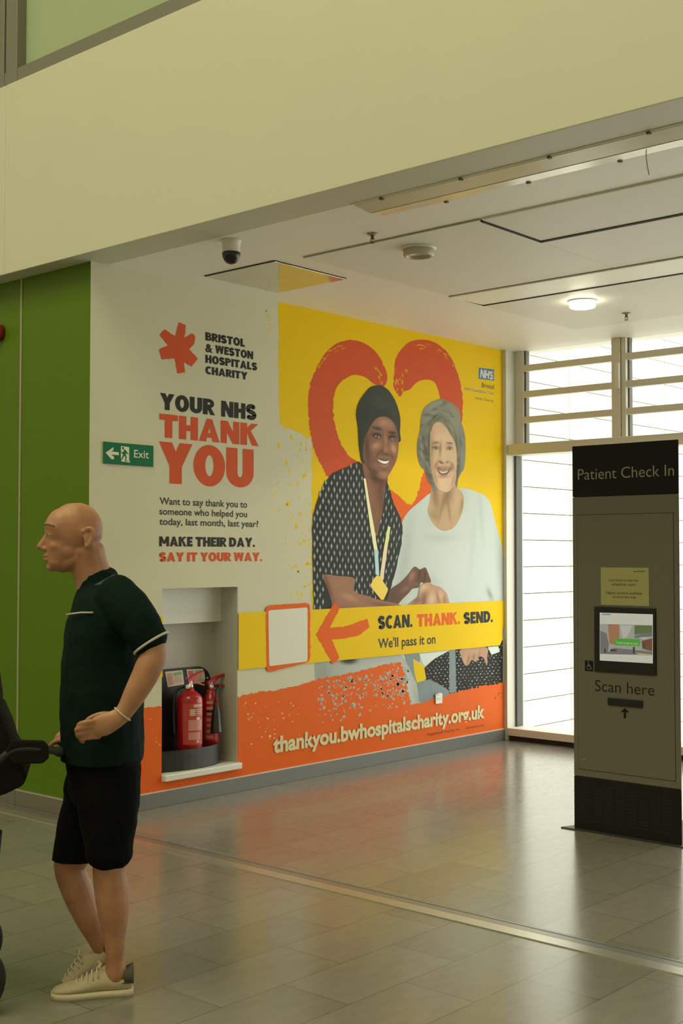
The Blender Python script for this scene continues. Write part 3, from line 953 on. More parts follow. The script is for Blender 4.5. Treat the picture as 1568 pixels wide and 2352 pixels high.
# ---------------------------------------------------------------- carer in the headscarf (left)
ILL = (0.68, 0.65, 0.52)
wa = sub('portrait', 'printed photograph of a smiling carer in a dark headscarf and patterned shirt')
photo_patch(MU, 'neck', [(832, 1050), (834, 1100), (842, 1150), (852, 1195), (863, 1232), (868, 1226), (876, 1180), (884, 1130), (889, 1096), (875, 1080), (850, 1060)],
            (112, 78, 54), [(862, 1100, 20, 10, 30, (60, 42, 28), .9), (872, 1120, 6, 30, 10, (82, 54, 38), .8), (848, 1130, 8, 40, -8, (128, 90, 62), .7), (862, 1170, 10, 40, 0, (122, 84, 58), .6), (876, 1150, 5, 26, 0, (84, 58, 40), .7), (838, 1080, 5, 20, 0, (124, 84, 56), .6)], 9, wa, 2.4)
SHIRT = [(822, 1060), (831, 1066), (836, 1100), (846, 1160), (856, 1205), (863, 1232), (867, 1228), (874, 1190), (881, 1155), (886, 1104), (892, 1118), (903, 1158), (916, 1184), (923, 1208), (921, 1250), (909, 1305), (898, 1345), (886, 1380), (876, 1396), (800, 1400), (720, 1403), (718, 1311), (716, 1222), (718, 1184), (728, 1149), (744, 1108), (763, 1087), (801, 1071)]
photo_patch(MU, 'shirt', ragged(SHIRT, 0.6, 8, True, 2), (44, 45, 37), [(730, 1260, 8, 140, 4, (34, 35, 29), .7), (890, 1190, 5, 60, 10, (34, 35, 29), .6), (800, 1220, 30, 60, 0, (50, 51, 42), .6), (870, 1280, 30, 80, 10, (36, 37, 31), .5)], 10, wa, 4.5, None, False)
dm = []
row = 0
yy = 1064.0
while yy < 1400:
    xx = 714 + (6.6 if row % 2 else 0)
    while xx < 926:
        k = (xx - 716) / 200
        x, y = xx, yy + 10 * math.sin(k * 3) - 4
        if inside((x, y), SHIRT) and inside((x + 3, y + 5), SHIRT) and not (745 < x < 812 and y > 1318):
            w, h = 2.5 * rnd.uniform(.75, 1.1) * (1 - .35 * k), 7.6 * rnd.uniform(.8, 1.1)
            t = rnd.uniform(-.8, .8) + (1.2 if x > 868 else 0)
            dm.append([(x + t, y - h), (x + w, y), (x - t, y + h), (x - w, y)])
        xx += 13.2 * (1 - .1 * k)
    yy += 14.5
    row += 1
print_px(MU, 'shirt_pattern', dm, mat('grey diamond print', ink((128, 132, 118)), 0.5), 10.5, wa, 'pale diamonds')
photo_patch(MU, 'headscarf', [(872, 885), (852, 888), (840, 899), (826, 918), (819, 936), (817, 954), (821, 982), (823, 1020), (826, 1042), (829, 1059), (836, 1064), (850, 1060), (880, 1010), (916, 1016), (917, 993), (918, 972), (917, 956), (912, 936), (904, 916), (892, 898), (880, 888)],
            (56, 57, 46), [(870, 920, 30, 26, 20, (66, 67, 55), .7), (826, 1000, 8, 60, 0, (42, 43, 35), .7), (905, 955, 10, 30, -10, (66, 67, 54), .6), (840, 950, 10, 40, 10, (46, 47, 38), .6), (880, 950, 40, 5, 24, (50, 51, 41), .6)], 11, wa, 3)
photo_patch(MU, 'face', [(874, 957), (862, 962), (852, 974), (844, 989), (838, 1000), (834, 1016), (832, 1036), (834, 1058), (842, 1072), (852, 1086), (866, 1097), (878, 1101), (886, 1099), (896, 1083), (907, 1062), (912, 1042), (914, 1017), (912, 998), (907, 980), (900, 968), (889, 959)],
            (124, 86, 62), [(880, 971, 16, 10, 14, (166, 124, 90), .9), (894, 978, 8, 8, 0, (156, 112, 80), .7), (842, 1040, 8, 50, -4, (74, 54, 40), .9), (858, 1085, 18, 8, 38, (70, 50, 36), .85), (864, 984, 10, 2.8, 16, (48, 34, 26), .95), (899, 994, 8, 2.6, 8, (50, 36, 28), .95),
                            (863, 1000, 10, 6, 14, (62, 44, 34), .92), (900, 1005, 9, 6, 10, (60, 43, 34), .92), (865, 1001, 6, 2.5, 10, (36, 26, 20), .98), (901, 1007, 5, 2.4, 10, (34, 25, 20), .98), (869, 1005, 1.8, 1.4, 0, (150, 128, 104), .95), (902, 1011, 1.6, 1.3, 0, (150, 128, 104), .95),
                            (884, 1010, 3.4, 14, -3, (158, 112, 80), .85), (862, 1024, 10, 7, -30, (178, 130, 92), .9), (902, 1030, 6, 11, -14, (186, 136, 96), .9), (884, 1032, 7, 5, 0, (160, 110, 76), .85), (876, 1035, 3, 5, 20, (82, 54, 38), .85), (885, 1044, 9, 3, 6, (70, 46, 33), .9),
                            (866, 1044, 3, 10, 34, (84, 56, 40), .8), (899, 1048, 3, 10, -20, (90, 60, 42), .8), (878, 1050, 9, 3, 6, (136, 94, 68), .7), (879, 1061, 17, 7, 8, (92, 58, 44), .9), (879, 1071, 11, 4, 6, (128, 84, 66), .85), (880, 1079, 12, 4, 4, (98, 66, 48), .7),
                            (880, 1090, 11, 6, 8, (150, 108, 80), .85), (852, 1055, 6, 16, -16, (100, 70, 52), .7), (906, 1055, 4, 14, 14, (120, 80, 58), .6)], 12, wa, 1.5)
print_px(MU, 'teeth', [[(865, 1055), (873, 1058), (880, 1059.5), (886, 1059.5), (892, 1058), (890, 1062), (884, 1065.6), (876, 1064), (869, 1060)]], mat('bright teeth print', ink((216, 210, 180)), 0.5), 13, wa)
for ex, ey, t in ((864, 1002, .14), (901.5, 1007.5, .10)):
    f = lambda dx, dy: (ex + dx - dy * t, ey + dy + dx * t)
    print_px(MU, 'eye', [[f(-6.5, .8), f(-2, -1.8), f(3, -1.7), f(6, .5), f(2, 2), f(-3, 2.1)]], mat('eye white print', ink((150, 132, 106)), 0.5), 13, wa)
    print_px(MU, 'iris', [[f(.6 + 2.4 * math.cos(.6283 * k), 2.3 * math.sin(.6283 * k)) for k in range(10)]], mat('black eye print', ink((24, 20, 16)), 0.5), 13.4, wa)
    print_px(MU, 'eyelid', [[f(-8, .6), f(-2.5, -3), f(3, -2.9), f(7.5, .4), f(3, -1.3), f(-2, -1.4)]], MATS['black eye print'], 13.6, wa)
for _q in ([(853, 985), (858, 981), (867, 980), (874, 984), (877, 988), (871, 986), (864, 983.5), (858, 984)], [(889, 993), (894, 990.5), (902, 990.5), (908, 994), (902, 993.6), (895, 993.4)]):
    print_px(MU, 'eyebrow', [_q], mat('dark brow print', ink((46, 33, 25)), 0.5), 13, wa)
print_px(MU, 'nostril_shade', [[(873, 1036), (876, 1041), (881, 1044.5), (887, 1045.5), (892, 1043), (887, 1043.4), (881, 1042), (877, 1038)]], mat('dark nose shade print', ink((66, 43, 31)), 0.5), 13, wa)
print_px(MU, 'lip', [[(867, 1061), (874, 1066), (882, 1068.5), (889, 1065), (893, 1060), (891, 1067), (884, 1073), (875, 1071)]], mat('brown lip print', ink((134, 86, 70)), 0.5), 13, wa)
photo_patch(MU, 'forearm', [(741, 1321), (775, 1323), (812, 1328), (811, 1352), (818, 1362), (840, 1368), (860, 1375), (903, 1385), (925, 1392), (930, 1398), (860, 1403), (768, 1404), (760, 1382), (750, 1352)],
            (138, 98, 70), [(775, 1340, 24, 14, 0, (148, 106, 76), .7), (752, 1350, 6, 40, -18, (92, 64, 44), .8), (800, 1372, 22, 8, 20, (168, 122, 88), .8), (880, 1390, 40, 6, 10, (104, 72, 50), .8), (780, 1398, 30, 6, 0, (104, 72, 50), .7)], 12, wa, 3)
photo_patch(MU, 'hand', [(888, 1398), (893, 1358), (917, 1339), (934, 1322), (948, 1304), (954, 1302), (962, 1308), (969, 1306), (976, 1304), (983, 1320), (988, 1336), (979, 1342), (966, 1337), (960, 1349), (946, 1352), (938, 1361), (921, 1378), (908, 1392)],
            (96, 68, 50), [(944, 1324, 6, 12, 20, (150, 104, 80), .85), (962, 1318, 3, 14, 10, (60, 42, 32), .8), (974, 1322, 3, 12, 0, (62, 44, 34), .8), (900, 1370, 14, 16, 30, (82, 58, 42), .7), (930, 1352, 14, 6, -30, (124, 90, 66), .7), (952, 1342, 10, 4, 0, (118, 82, 62), .7), (968, 1332, 8, 5, 0, (78, 54, 40), .7)], 11, wa, 2.2)
photo_patch(MU, 'hand', [(934, 1392), (946, 1380), (958, 1370), (962, 1350), (972, 1340), (986, 1338), (994, 1344), (1009, 1348), (1020, 1358), (1026, 1370), (1028, 1400), (980, 1404), (934, 1404)],
            (164, 126, 92), [(972, 1350, 10, 9, -30, (192, 158, 112), .85), (955, 1380, 14, 8, -34, (112, 80, 60), .85), (972, 1378, 6, 20, 10, (104, 76, 58), .85), (990, 1376, 8, 16, 10, (196, 160, 120), .8), (1004, 1374, 2.2, 14, -14, (110, 80, 58), .85), (1012, 1366, 8, 12, -10, (188, 152, 114), .7), (1019, 1378, 2, 10, -8, (120, 88, 64), .8)], 12.6, wb, 2.2, 'hand of the older woman')
# lanyard and badge
print_px(MU, 'lanyard', [[(833, 1098), (838, 1100), (846, 1150), (857, 1210), (865, 1262), (857, 1262), (848, 1210), (840, 1150)]], mat('pale yellow lanyard print', ink((204, 198, 136)), 0.5), 13.5, wa)
print_px(MU, 'lanyard', [[(857, 1262), (866, 1262), (869, 1322), (861, 1320)]], mat('pale blue lanyard print', ink((148, 180, 168)), 0.5), 13.5, wa)
print_px(MU, 'lanyard', [[(889, 1208), (895, 1211), (888, 1258), (880, 1256)]], mat('green lanyard print', ink((188, 192, 104)), 0.5), 13.5, wa)
print_px(MU, 'lanyard', [[(880, 1256), (888, 1258), (878, 1334), (870, 1328)]], mat('peach lanyard print', ink((204, 178, 130)), 0.5), 13.5, wa)
print_px(MU, 'badge', [[(864, 1321), (870, 1324), (889, 1352), (888, 1358), (879, 1378), (873, 1377), (851, 1350), (849, 1344), (854, 1332)]], mat('yellow badge print', ink((212, 172, 24)), 0.5), 14, wa)

# ---------------------------------------------------------------- below the band: trousers, chair, dotted skirt
ILL = (0.85, 0.82, 0.70)
wl = sub('lower_picture', 'printed trousers, blue chair and dotted skirt below the yellow band')
photo_patch(MU, 'trousers', [(722, 1518), (800, 1512), (916, 1500), (932, 1519), (945, 1544), (957, 1576), (964, 1608), (964, 1624), (940, 1626), (724, 1580)],
            (166, 168, 150), [(740, 1545, 20, 30, 0, (140, 142, 126), .7), (800, 1517, 18, 8, 0, (44, 44, 36), .95), (940, 1575, 12, 50, -20, (190, 192, 172), .7), (850, 1530, 60, 10, -10, (184, 186, 168), .6), (955, 1600, 5, 20, -20, (150, 152, 134), .6)], 3, wl, 4, None, False)
photo_patch(MU, 'skirt', [(974, 1534), (999, 1511), (1031, 1494), (1090, 1480), (1154, 1470), (1154, 1575), (1090, 1590), (1020, 1602), (984, 1590), (976, 1562)], (38, 37, 29), [(1100, 1540, 40, 20, 0, (46, 45, 36), .6)], 3, wl, 5, None, False)
dots = []
yy = 1478; row = 0
SK_P = [(978, 1534), (999, 1513), (1031, 1497), (1152, 1474), (1152, 1574), (1020, 1598), (980, 1560)]
while yy < 1600:
    xx = 972 + (4.5 if row % 2 else 0)
    while xx < 1154:
        x = xx + rnd.uniform(-1.2, 1.2); y = yy + rnd.uniform(-1.2, 1.2) - (xx - 972) * .05
        if inside((x, y), SK_P): dots.append(blotch(x, y, rnd.uniform(.9, 1.7), rnd))
        xx += 9
    yy += 7; row += 1
print_px(MU, 'skirt_dots', dots, mat('white dot print', ink((176, 176, 156)), 0.5), 3.5, wl, 'small white dots')
M_BLUEP = mat('blue grey chair print', ink((104, 118, 112)), 0.5, noise=0.2, scale=14)
print_px(MU, 'chair', [[(928, 1500), (962, 1500), (964, 1522), (948, 1512), (952, 1546), (957, 1570), (944, 1544), (932, 1519)], [(957, 1568), (986, 1560), (1010, 1573), (1030, 1586), (1030, 1602), (976, 1616), (962, 1612)],
                       [(1031, 1493), (1045, 1491), (1047, 1590), (1031, 1592)]], M_BLUEP, 4, wl, 'blue grey chair')
print_px(MU, 'cuff', [[(962, 1502), (1032, 1494), (1000, 1511), (976, 1529), (970, 1526)]], mat('white cuff print', ink((196, 202, 186)), 0.5), 4.4, wl)
print_px(MU, 'cuff', [[(1119, 1486), (1143, 1484), (1147, 1497), (1128, 1504)]], mat('white cuff print', ink((196, 202, 186)), 0.5), 4.4, wl)
print_px(MU, 'yellow_patch', [[(948, 1514), (973, 1531), (978, 1560), (957, 1568), (950, 1543)]], M_YEL, 4.6, wl)
photo_patch(MU, 'hand', [(1059, 1491), (1115, 1486), (1118, 1510), (1117, 1529), (1110, 1512), (1100, 1508), (1092, 1520), (1082, 1516), (1076, 1526), (1067, 1528), (1058, 1507)], (176, 136, 104),
            [(1074, 1515, 1.5, 12, 14, (110, 78, 58), .8), (1087, 1510, 1.5, 12, 10, (112, 80, 60), .8), (1100, 1500, 2, 12, 10, (120, 86, 64), .7), (1068, 1515, 4, 10, 10, (196, 156, 122), .6), (1090, 1496, 20, 6, 0, (188, 150, 116), .6)], 4.8, wl, 2.2, 'resting hand')

# ---------------------------------------------------------------- orange splash along the bottom
top = [(204, 1640), (260, 1634), (327, 1626), (372, 1621)] + [(546, 1599), (590, 1592), (620, 1586), (640, 1584), (680, 1576), (722, 1563), (776, 1551), (839, 1538), (878, 1526), (918, 1521), (927, 1544), (935, 1583), (941, 1618), (977, 1614), (986, 1606), (1028, 1597), (1063, 1586), (1104, 1576), (1153, 1568)]
zt = SK + 0.006
tl = ragged(top[:4], 1.2, 4, False, 21); tr = ragged(top[4:], 1.7, 4, False, 22)
A = [MU.uv(*p) for p in tl]; B = [MU.uv(*p) for p in tr]
B[-1] = (-0.003, B[-1][1])
A[0] = (-L, A[0][1]); A[-1] = (RY0, A[-1][1]); B[0] = (RY1, B[0][1])
zr = RZ0 - 0.04
print_polys(MU, 'orange_splash', [[(-L, zt)] + [(RY0, zt)] + A[::-1], [(RY0, zt), (RY1, zt), (RY1, zr), (RY0, zr)], [(RY1, zt), (-0.003, zt)] + B[::-1]], M_ORA, 6, mural)
sp = []
for k in range(260):
    x = rnd.uniform(730, 938); f = (x - 730) / 208
    y0 = 1562 - f * 36
    y = y0 + abs(rnd.gauss(0, 42)) + 6
    if y > 1665 - f * 40: continue
    sp.append(blotch(x, y, rnd.uniform(.8, 3.0) * (1.5 if rnd.random() < .15 else 1), rnd, 1.2))
for k in range(60):
    x = 905 + rnd.gauss(0, 16); y = 1575 + rnd.gauss(0, 24)
    if x < 935: sp.append(blotch(x, y, rnd.uniform(1, 3.4), rnd, 1.3))
print_px(MU, 'paint_speckle', sp, M_GREYP, 6.5, mural, 'grey flecks torn out of the orange')
sp = []
for k in range(46):
    x = rnd.uniform(556, 690); y = 1600 + rnd.uniform(12, 110)
    sp.append(blotch(x, y, rnd.uniform(.6, 2.0) * (1.6 if rnd.random() < .12 else 1), rnd, 1.1))
for k in range(12):
    sp.append(blotch(rnd.uniform(300, 368), rnd.uniform(1640, 1720), rnd.uniform(.8, 2), rnd))
print_px(MU, 'paint_speckle', sp, M_PALE, 6.5, mural, 'cream flecks in the orange')
print_px(MU, 'paint_speckle', [blotch(rnd.uniform(1132, 1151), rnd.uniform(1590, 1606), rnd.uniform(.8, 1.7), rnd) for k in range(12)], M_INKG, 6.5, mural, 'dark flecks at the right edge')

# ---------------------------------------------------------------- yellow band, code frame, arrow
b1 = MU.uv(546, 1408)[1]; b0 = MU.uv(546, 1538.5)[1]
print_polys(MU, 'yellow_band', [[(-L, b0), (RY0, b0), (RY0, b1), (-L, b1)], [(RY1, b0), (-0.06, b0), (-0.02, b0 + .05), (-0.03, b0 + .1), (-0.003, b0 + .17), (-0.003, b1), (RY1, b1)]], M_YEL, 15, mural)
print_px(MU, 'paint_speckle', [blotch(1085 + rnd.gauss(20, 26), 1452 + rnd.gauss(0, 9), rnd.uniform(.6, 1.4), rnd, .4) for k in range(26)], M_PALE, 15.4, mural, 'pale scuffs on the band')
def rrect(c, r, n=5):
    out = []
    for i in range(4):
        p, a, b = Vector(c[i]), Vector(c[i - 1]), Vector(c[(i + 1) % 4])
        da = (a - p).normalized() * r; db = (b - p).normalized() * r
        for k in range(n + 1):
            t = k / n
            out.append(tuple(p + da * (1 - t) ** 2 + db * t ** 2))
    return out
print_px(MU, 'frame', [ragged(rrect([(608, 1391), (710, 1384), (710, 1520), (690, 1532), (611, 1544)][:3] + [(610, 1545)], 12), .5, 5)], M_ORA, 16, mural, 'orange rounded frame')
print_px(MU, 'frame_panel', [rrect([(614, 1402), (704, 1395), (704, 1519), (616, 1530)], 5)], M_QRW, 16.6, mural, 'blank white panel in the frame')
print_px(MU, 'scan_arrow', [ragged([(723, 1456.6), (766, 1385), (773, 1388), (779, 1396), (756, 1441), (785, 1440.5), (842, 1421), (846, 1441), (822, 1459), (786, 1467), (759, 1469), (777, 1509), (770, 1520), (761, 1525)], .7, 5, True, 9)], M_ORA, 16, mural, 'orange arrow pointing at the frame')

def T(name, s, xl, yt, yb, xr, m, layer=16, label=None, **k):
    return place_text(MU, name, s, xl, yt, yb, xr, m, layer, mural, label, **k)
HV = dict(heavyset=True)
T('lettering', 'SCAN.', 866, 1415, 1445.5, 945, M_INK, label='black word SCAN', **HV)
T('lettering', 'THANK.', 955, 1411, 1440, 1054.5, M_ORA, label='orange word THANK on the band', **HV)
T('lettering', 'SEND.', 1062.6, 1406.5, 1433.5, 1129.6, M_INK, label='black word SEND', **HV)
T('lettering', "We'll pass it on", 866, 1467, 1488.8, 998, M_INKG, bold=.022)
T('lettering', 'thankyou.bwhospitalscharity.org.uk', 625, 1692.5, 1728.5, 1111, M_PALE, bold=.038, label='pale web address')
T('lettering', 'Registered charity no.     Company no.', 980, 1684, 1689.5, 1110, mat('dark red small print', (0.16, 0.02, 0.01), 0.5), label='dark small print')
T('lettering', 'BRISTOL', 471, 762.5, 781.5, 562, M_INK, 3, **HV)
T('lettering', '& WESTON', 471, 788.5, 807.5, 581, M_INK, 3, **HV)
T('lettering', 'HOSPITALS', 471, 814.5, 833, 590, M_INK, 3, **HV)
T('lettering', 'CHARITY', 471, 840.5, 858.5, 568, M_INK, 3, **HV)
T('lettering', 'YOUR', 367, 902, 940, 492, M_INK, 3, **HV)
T('lettering', 'NHS', 507.5, 920, 956.5, 588, M_INK, 3, **HV)
T('lettering', 'THANK', 365, 949.5, 1004, 593, M_HEART, 3, label='large red word THANK', **HV)
T('lettering', 'YOU', 364, 1013.5, 1109, 582, M_HEART, 3, label='largest red word YOU', heavyset=True, sw=.325, gap=.03)
T('lettering', 'Want to say thank you to', 366, 1142, 1158, 567, M_INKG, 3, bold=.018)
T('lettering', 'someone who helped you', 365.5, 1166, 1181.5, 567, M_INKG, 3, bold=.018)
T('lettering', 'today, last month, last year?', 365.5, 1189.5, 1205, 593, M_INKG, 3, bold=.018)
T('lettering', 'MAKE THEIR DAY.', 365, 1232, 1254.7, 585, M_INK, 3, **HV)
T('lettering', 'SAY IT YOUR WAY.', 365, 1268.5, 1290, 601.5, M_HEART, 3, label='red line SAY IT YOUR WAY', **HV)
print_px(MU, 'asterisk', [ragged([(410, 740), (426.5, 747), (423, 776), (437, 766), (444, 767), (448, 774), (446, 789), (434, 802.5), (454, 824), (440, 842), (422, 832), (425, 856), (406.6, 857.6), (400.5, 824), (370, 825.5), (365, 802.5), (385, 793), (366, 770), (377.5, 756.5), (402, 772)], .5, 5)], M_HEART, 3, mural, 'red brushed asterisk emblem')
# health service logo, upper right
print_px(MU, 'logo', [[(1099, 844.5), (1134, 849), (1134, 874.5), (1098, 870)]], mat('blue logo print', (0.02, 0.13, 0.36), 0.5), 3, mural, 'small blue logo box')
T('lettering', 'NHS', 1101.5, 847.5, 867, 1131, M_QRW, 4, label='white letters in the blue box', heavyset=True, sw=.24, slant=.16)
T('lettering', 'Bristol', 1105.5, 879, 889, 1133.5, M_INKG, 3, bold=.01)
T('lettering', 'NHS Foundation Trust', 1066, 889, 895.5, 1133.5, mat('blue small lettering', (0.05, 0.12, 0.25), 0.5), 3, bold=.004)
T('lettering', 'NHS Charity', 1091, 911.5, 917, 1133, M_INKG, 3)

for _o in bpy.data.objects:
    if _o.name.split('.')[0] in ('paint_speckle', 'skirt_dots', 'shirt_pattern', 'dry_brush_mark'): _o['kind'] = 'stuff'

# ================================================================== THINGS ON THE MURAL WALL
# exit sign
ea = MU.uv(236, 1012.8); eb = MU.uv(350, 1074)
sign = empty('exit_sign', (0.004, (ea[0] + eb[0]) / 2, eb[1]), 'green emergency exit sign with arrow and running figure left of the mural headline', 'sign')
es0, es1, et0, et1 = ea[0], eb[0], eb[1] + 0.004, ea[1] - 0.004
M_SGREEN = mat('green safety sign', (0.006, 0.150, 0.058), 0.5, spec=0.15)
M_SPALE = mat('pale safety print', (0.70, 0.70, 0.52), 0.4)
MB().box((0.0045, es0, et0), (0.009, es1, et1), 0.001).build('sign_plate', M_SGREEN, sign)
SG = Sheet('X', 0.0092)
def sgp(a, b): return (es0 + (es1 - es0) * a, et0 + (et1 - et0) * b)
def sgpoly(ps): return [sgp(*p) for p in ps]
print_polys(SG, 'arrow', [sgpoly([(.035, .50), (.19, .78), (.19, .66), (.145, .58), (.295, .56), (.295, .43), (.145, .43), (.20, .34), (.20, .22), (.15, .22)])], M_SPALE, 1, sign)
print_polys(SG, 'door_picture', [sgpoly([(.335, .86), (.50, .84), (.50, .28), (.52, .12), (.345, .15), (.335, .30)])], M_SPALE, 1, sign)
run = [[(.375 + .022 * math.cos(.6283 * k), .77 + .055 * math.sin(.6283 * k)) for k in range(10)],
       [(.385, .72), (.43, .70), (.455, .60), (.49, .52), (.478, .49), (.435, .55), (.432, .48), (.452, .36), (.435, .22), (.46, .19), (.488, .20), (.487, .17), (.415, .17), (.428, .36), (.398, .42), (.375, .30), (.345, .20), (.332, .23), (.362, .36), (.382, .52), (.39, .62), (.362, .56), (.345, .62), (.335, .60), (.358, .50), (.395, .62)]]
print_polys(SG, 'running_figure', [sgpoly(p) for p in run], M_SGREEN, 2, sign)
v, f, cap = font_polys('Exit', 0.004)
xa = min(p[0] for p in v); xb = max(p[0] for p in v)
me = bpy.data.meshes.new('lettering')
me.from_pydata([tuple(SG.pt(*sgp(.60 + (a - xa) / (xb - xa) * .30, .38 + b / cap * .36), 1)) for a, b in v], [], f)
link_mesh('lettering', me, M_SPALE, sign)

# small white outlet plate
o0 = MU.uv(997, 1617); o1 = MU.uv(1012, 1592)
so = empty('wall_outlet', (0.004, (o0[0] + o1[0]) / 2, o0[1]), 'small white outlet plate low on the mural above the web address', 'outlet')
M_PLW = mat('white plastic plate', (0.78, 0.77, 0.68), 0.35)
MB().box((0.0045, o0[0], o0[1]), (0.016, o1[0], o1[1]), 0.003).build('plate', M_PLW, so)
mb = MB(); yc = (o0[0] + o1[0]) / 2
for zz in (0.028, 0.062):
    mb.box((0.0155, yc - 0.022, o0[1] + zz), (0.0175, yc + 0.022, o0[1] + zz + 0.02), 0.001)
mb.build('socket', mat('socket insert', (0.66, 0.65, 0.58), 0.4), so)

# red alarm sounder, mostly out of frame
ra = hit(0, 762, 1, -L - 0.03)
al = empty('fire_alarm', (ra.x - 0.03, -L, ra.z), 'red alarm sounder on the green wall at the left edge of the picture', 'alarm')
MB().lathe((ra.x - 0.038, -L - 0.0005, ra.z), [(0.052, 0), (0.052, 0.03), (0.046, 0.045), (0.03, 0.055), (0.001, 0.058)], axis=(0, -1, 0)).build('sounder_body', mat('red alarm plastic', (0.22, 0.008, 0.008), 0.3), al)
MB().lathe((ra.x - 0.038, -L - 0.058, ra.z), [(0.022, 0), (0.022, 0.018), (0.012, 0.026), (0.001, 0.027)], axis=(0, -1, 0)).build('beacon', mat('red beacon lens', (0.45, 0.02, 0.01), 0.15), al)

# ================================================================== FIRE POINT IN THE RECESS
ZL = RZ0 + 0.004                                   # top of the ledge
def rp(px, py, x): return hit(px, py, 0, x)
M_TRAY = mat('dark grey plastic stand', (0.022, 0.023, 0.021), 0.45)
ys0 = RY0 + 0.02
ys1 = rp(516, 1740, -0.05).y
st = empty('extinguisher_stand', (-0.12, (ys0 + ys1) / 2, ZL), 'dark plastic double extinguisher stand with sign board standing in the wall recess', 'stand')
def tray_outline(grow, z):
    pts = []
    ymid, hw = (ys0 + ys1) / 2, (ys1 - ys0) / 2 + grow
    pts.append((-0.225 - grow * .2, ymid - hw, z)); 
    for k in range(17):
        t = math.pi * k / 16
        pts.append((-0.14 + (0.135 + grow) * math.sin(t) ** 0.8, ymid - hw * math.cos(t), z))
    pts.append((-0.225 - grow * .2, ymid + hw, z))
    return pts
ZT = rp(440, 1724, 0.0).z
mb = MB()
mb.prism(tray_outline(0.0, ZL + 0.0005), (0, 0, ZT - ZL - 0.02), 0.004)
# raised rim
ro, ri = tray_outline(0.0, ZT - 0.022), tray_outline(-0.014, ZT - 0.022)
for i in range(len(ro) - 1):
    mb.prism([ro[i], ro[i + 1], ri[i + 1], ri[i]], (0, 0, 0.030))
mb.build('tray', M_TRAY, st)
zb0 = ZT - 0.02
yl0, yl1 = ys0, rp(488, 1570, -0.19).y
ztop = rp(440, 1533, -0.19).z
bp = [(yl0 + 0.02, zb0), (yl1 - 0.02, zb0), (yl1, zb0 + .10), (yl1, ztop - 0.11)]
for k in range(1, 8):
    t = math.pi / 2 * k / 8
    bp.append((yl1 - 0.11 + 0.11 * math.cos(t), ztop - 0.11 + 0.11 * math.sin(t)))
bp += [(yl1 - .11, ztop), (yl0 + .11, ztop)]
for k in range(1, 8):
    t = math.pi / 2 * (1 + k / 8)
    bp.append((yl0 + 0.11 + 0.11 * math.cos(t), ztop - 0.11 + 0.11 * math.sin(t)))
bp += [(yl0, ztop - .11), (yl0, zb0 + .10)]
MB().prism([(-0.222, y, z) for y, z in bp], (0.018, 0, 0), 0.003).build('back_board', mat('black stand board', (0.010, 0.010, 0.009), 0.5), st)
RS = Sheet('X', -0.2035)
M_SGN = mat('cream sign sheet', (0.72, 0.68, 0.50), 0.4)
M_SRED = mat('sign red print', (0.60, 0.05, 0.035), 0.4)
M_SLG = mat('sign green print', (0.30, 0.42, 0.16), 0.4)
M_SLP = mat('sign pink print', (0.66, 0.32, 0.26), 0.4)
for px0, px1, (ty0, ty1), (by0, by1), lab in ((379, 423, (1543, 1539), (1578, 1573), 'pale notice sign on the board'), (428, 470, (1538, 1536), (1573, 1567), 'sign with a red panel on the board')):
    sgn = print_px(RS, 'sign', [[(px0, ty0), (px1 - 4, ty1), (px1, by1 - 1), (px0 + 6, by0)]], M_SGN, 2, st, lab)
    r = (px1 - px0) / 44.0
    print_px(RS, 'sign_panel', [[(px0 + 3, ty0 + 3), (px0 + 16 * r, ty0 + 2), (px0 + 19 * r, by0 - 5), (px0 + 8, by0 - 3)]], M_SRED if px0 > 400 else M_SLP, 3, sgn)
    print_px(RS, 'sign_header', [[(px0 + 19 * r, ty0 + 2), (px1 - 7, ty1 + 3), (px1 - 6, ty1 + 10), (px0 + 20 * r, ty0 + 10)]], M_SLG, 3, sgn)
    print_px(RS, 'sign_print', [[(px0 + 20 * r, ty0 + 12 + 4 * k), (px1 - 6, ty1 + 12.5 + 4 * k), (px1 - 6, ty1 + 14.5 + 4 * k), (px0 + 20 * r, ty0 + 14 + 4 * k)] for k in range(4)], M_SLP, 3, sgn)
print_px(RS, 'sign', [[(461, 1543), (468, 1541), (471, 1560), (465, 1562)]], mat('white tag', (0.75, 0.75, 0.68), 0.4), 3.5, st, 'narrow white tag')
print_px(RS, 'sticker', [[(424, 1556), (430, 1555), (432, 1569), (426, 1570)]], mat('blue sticker', (0.02, 0.08, 0.32), 0.4), 3.5, st)
MB().lathe((-0.2038, rp(476, 1557, -.204).y, rp(476, 1557, -.204).z), [(0.007, 0), (0.007, 0.004), (0.001, 0.005)], axis=(1, 0, 0), seg=12).build('screw', mat('bright screw', (0.7, 0.7, 0.65), 0.3, metal=0.6), st)

M_RED = mat('red extinguisher enamel', (0.38, 0.006, 0.008), 0.22, coat=0.3)
M_LBL = mat('printed extinguisher label', (0.62, 0.42, 0.34), 0.4)
M_CHR = mat('bright valve metal', (0.65, 0.63, 0.56), 0.25, metal=0.9)
M_HAND = mat('red lever', (0.42, 0.012, 0.010), 0.35)
ZF = ZT - 0.0192
def label_patch(c, r, a0, a1, z0, z1, name, m, parent, lab=None):
    mb = MB()
    n = 12
    rs = []
    for z in (z0, z1):
        rs.append([(c[0] + (r) * math.cos(a0 + (a1 - a0) * k / n), c[1] + (r) * math.sin(a0 + (a1 - a0) * k / n), z) for k in range(n + 1)])
    mb.rings(rs, cap=False, closed=False)
    o = mb.build(name, m, parent)
    if lab: o['label'] = lab
    return o
# direction towards the viewer from the recess
va = math.atan2(CAM.y + 3.3, CAM.x)
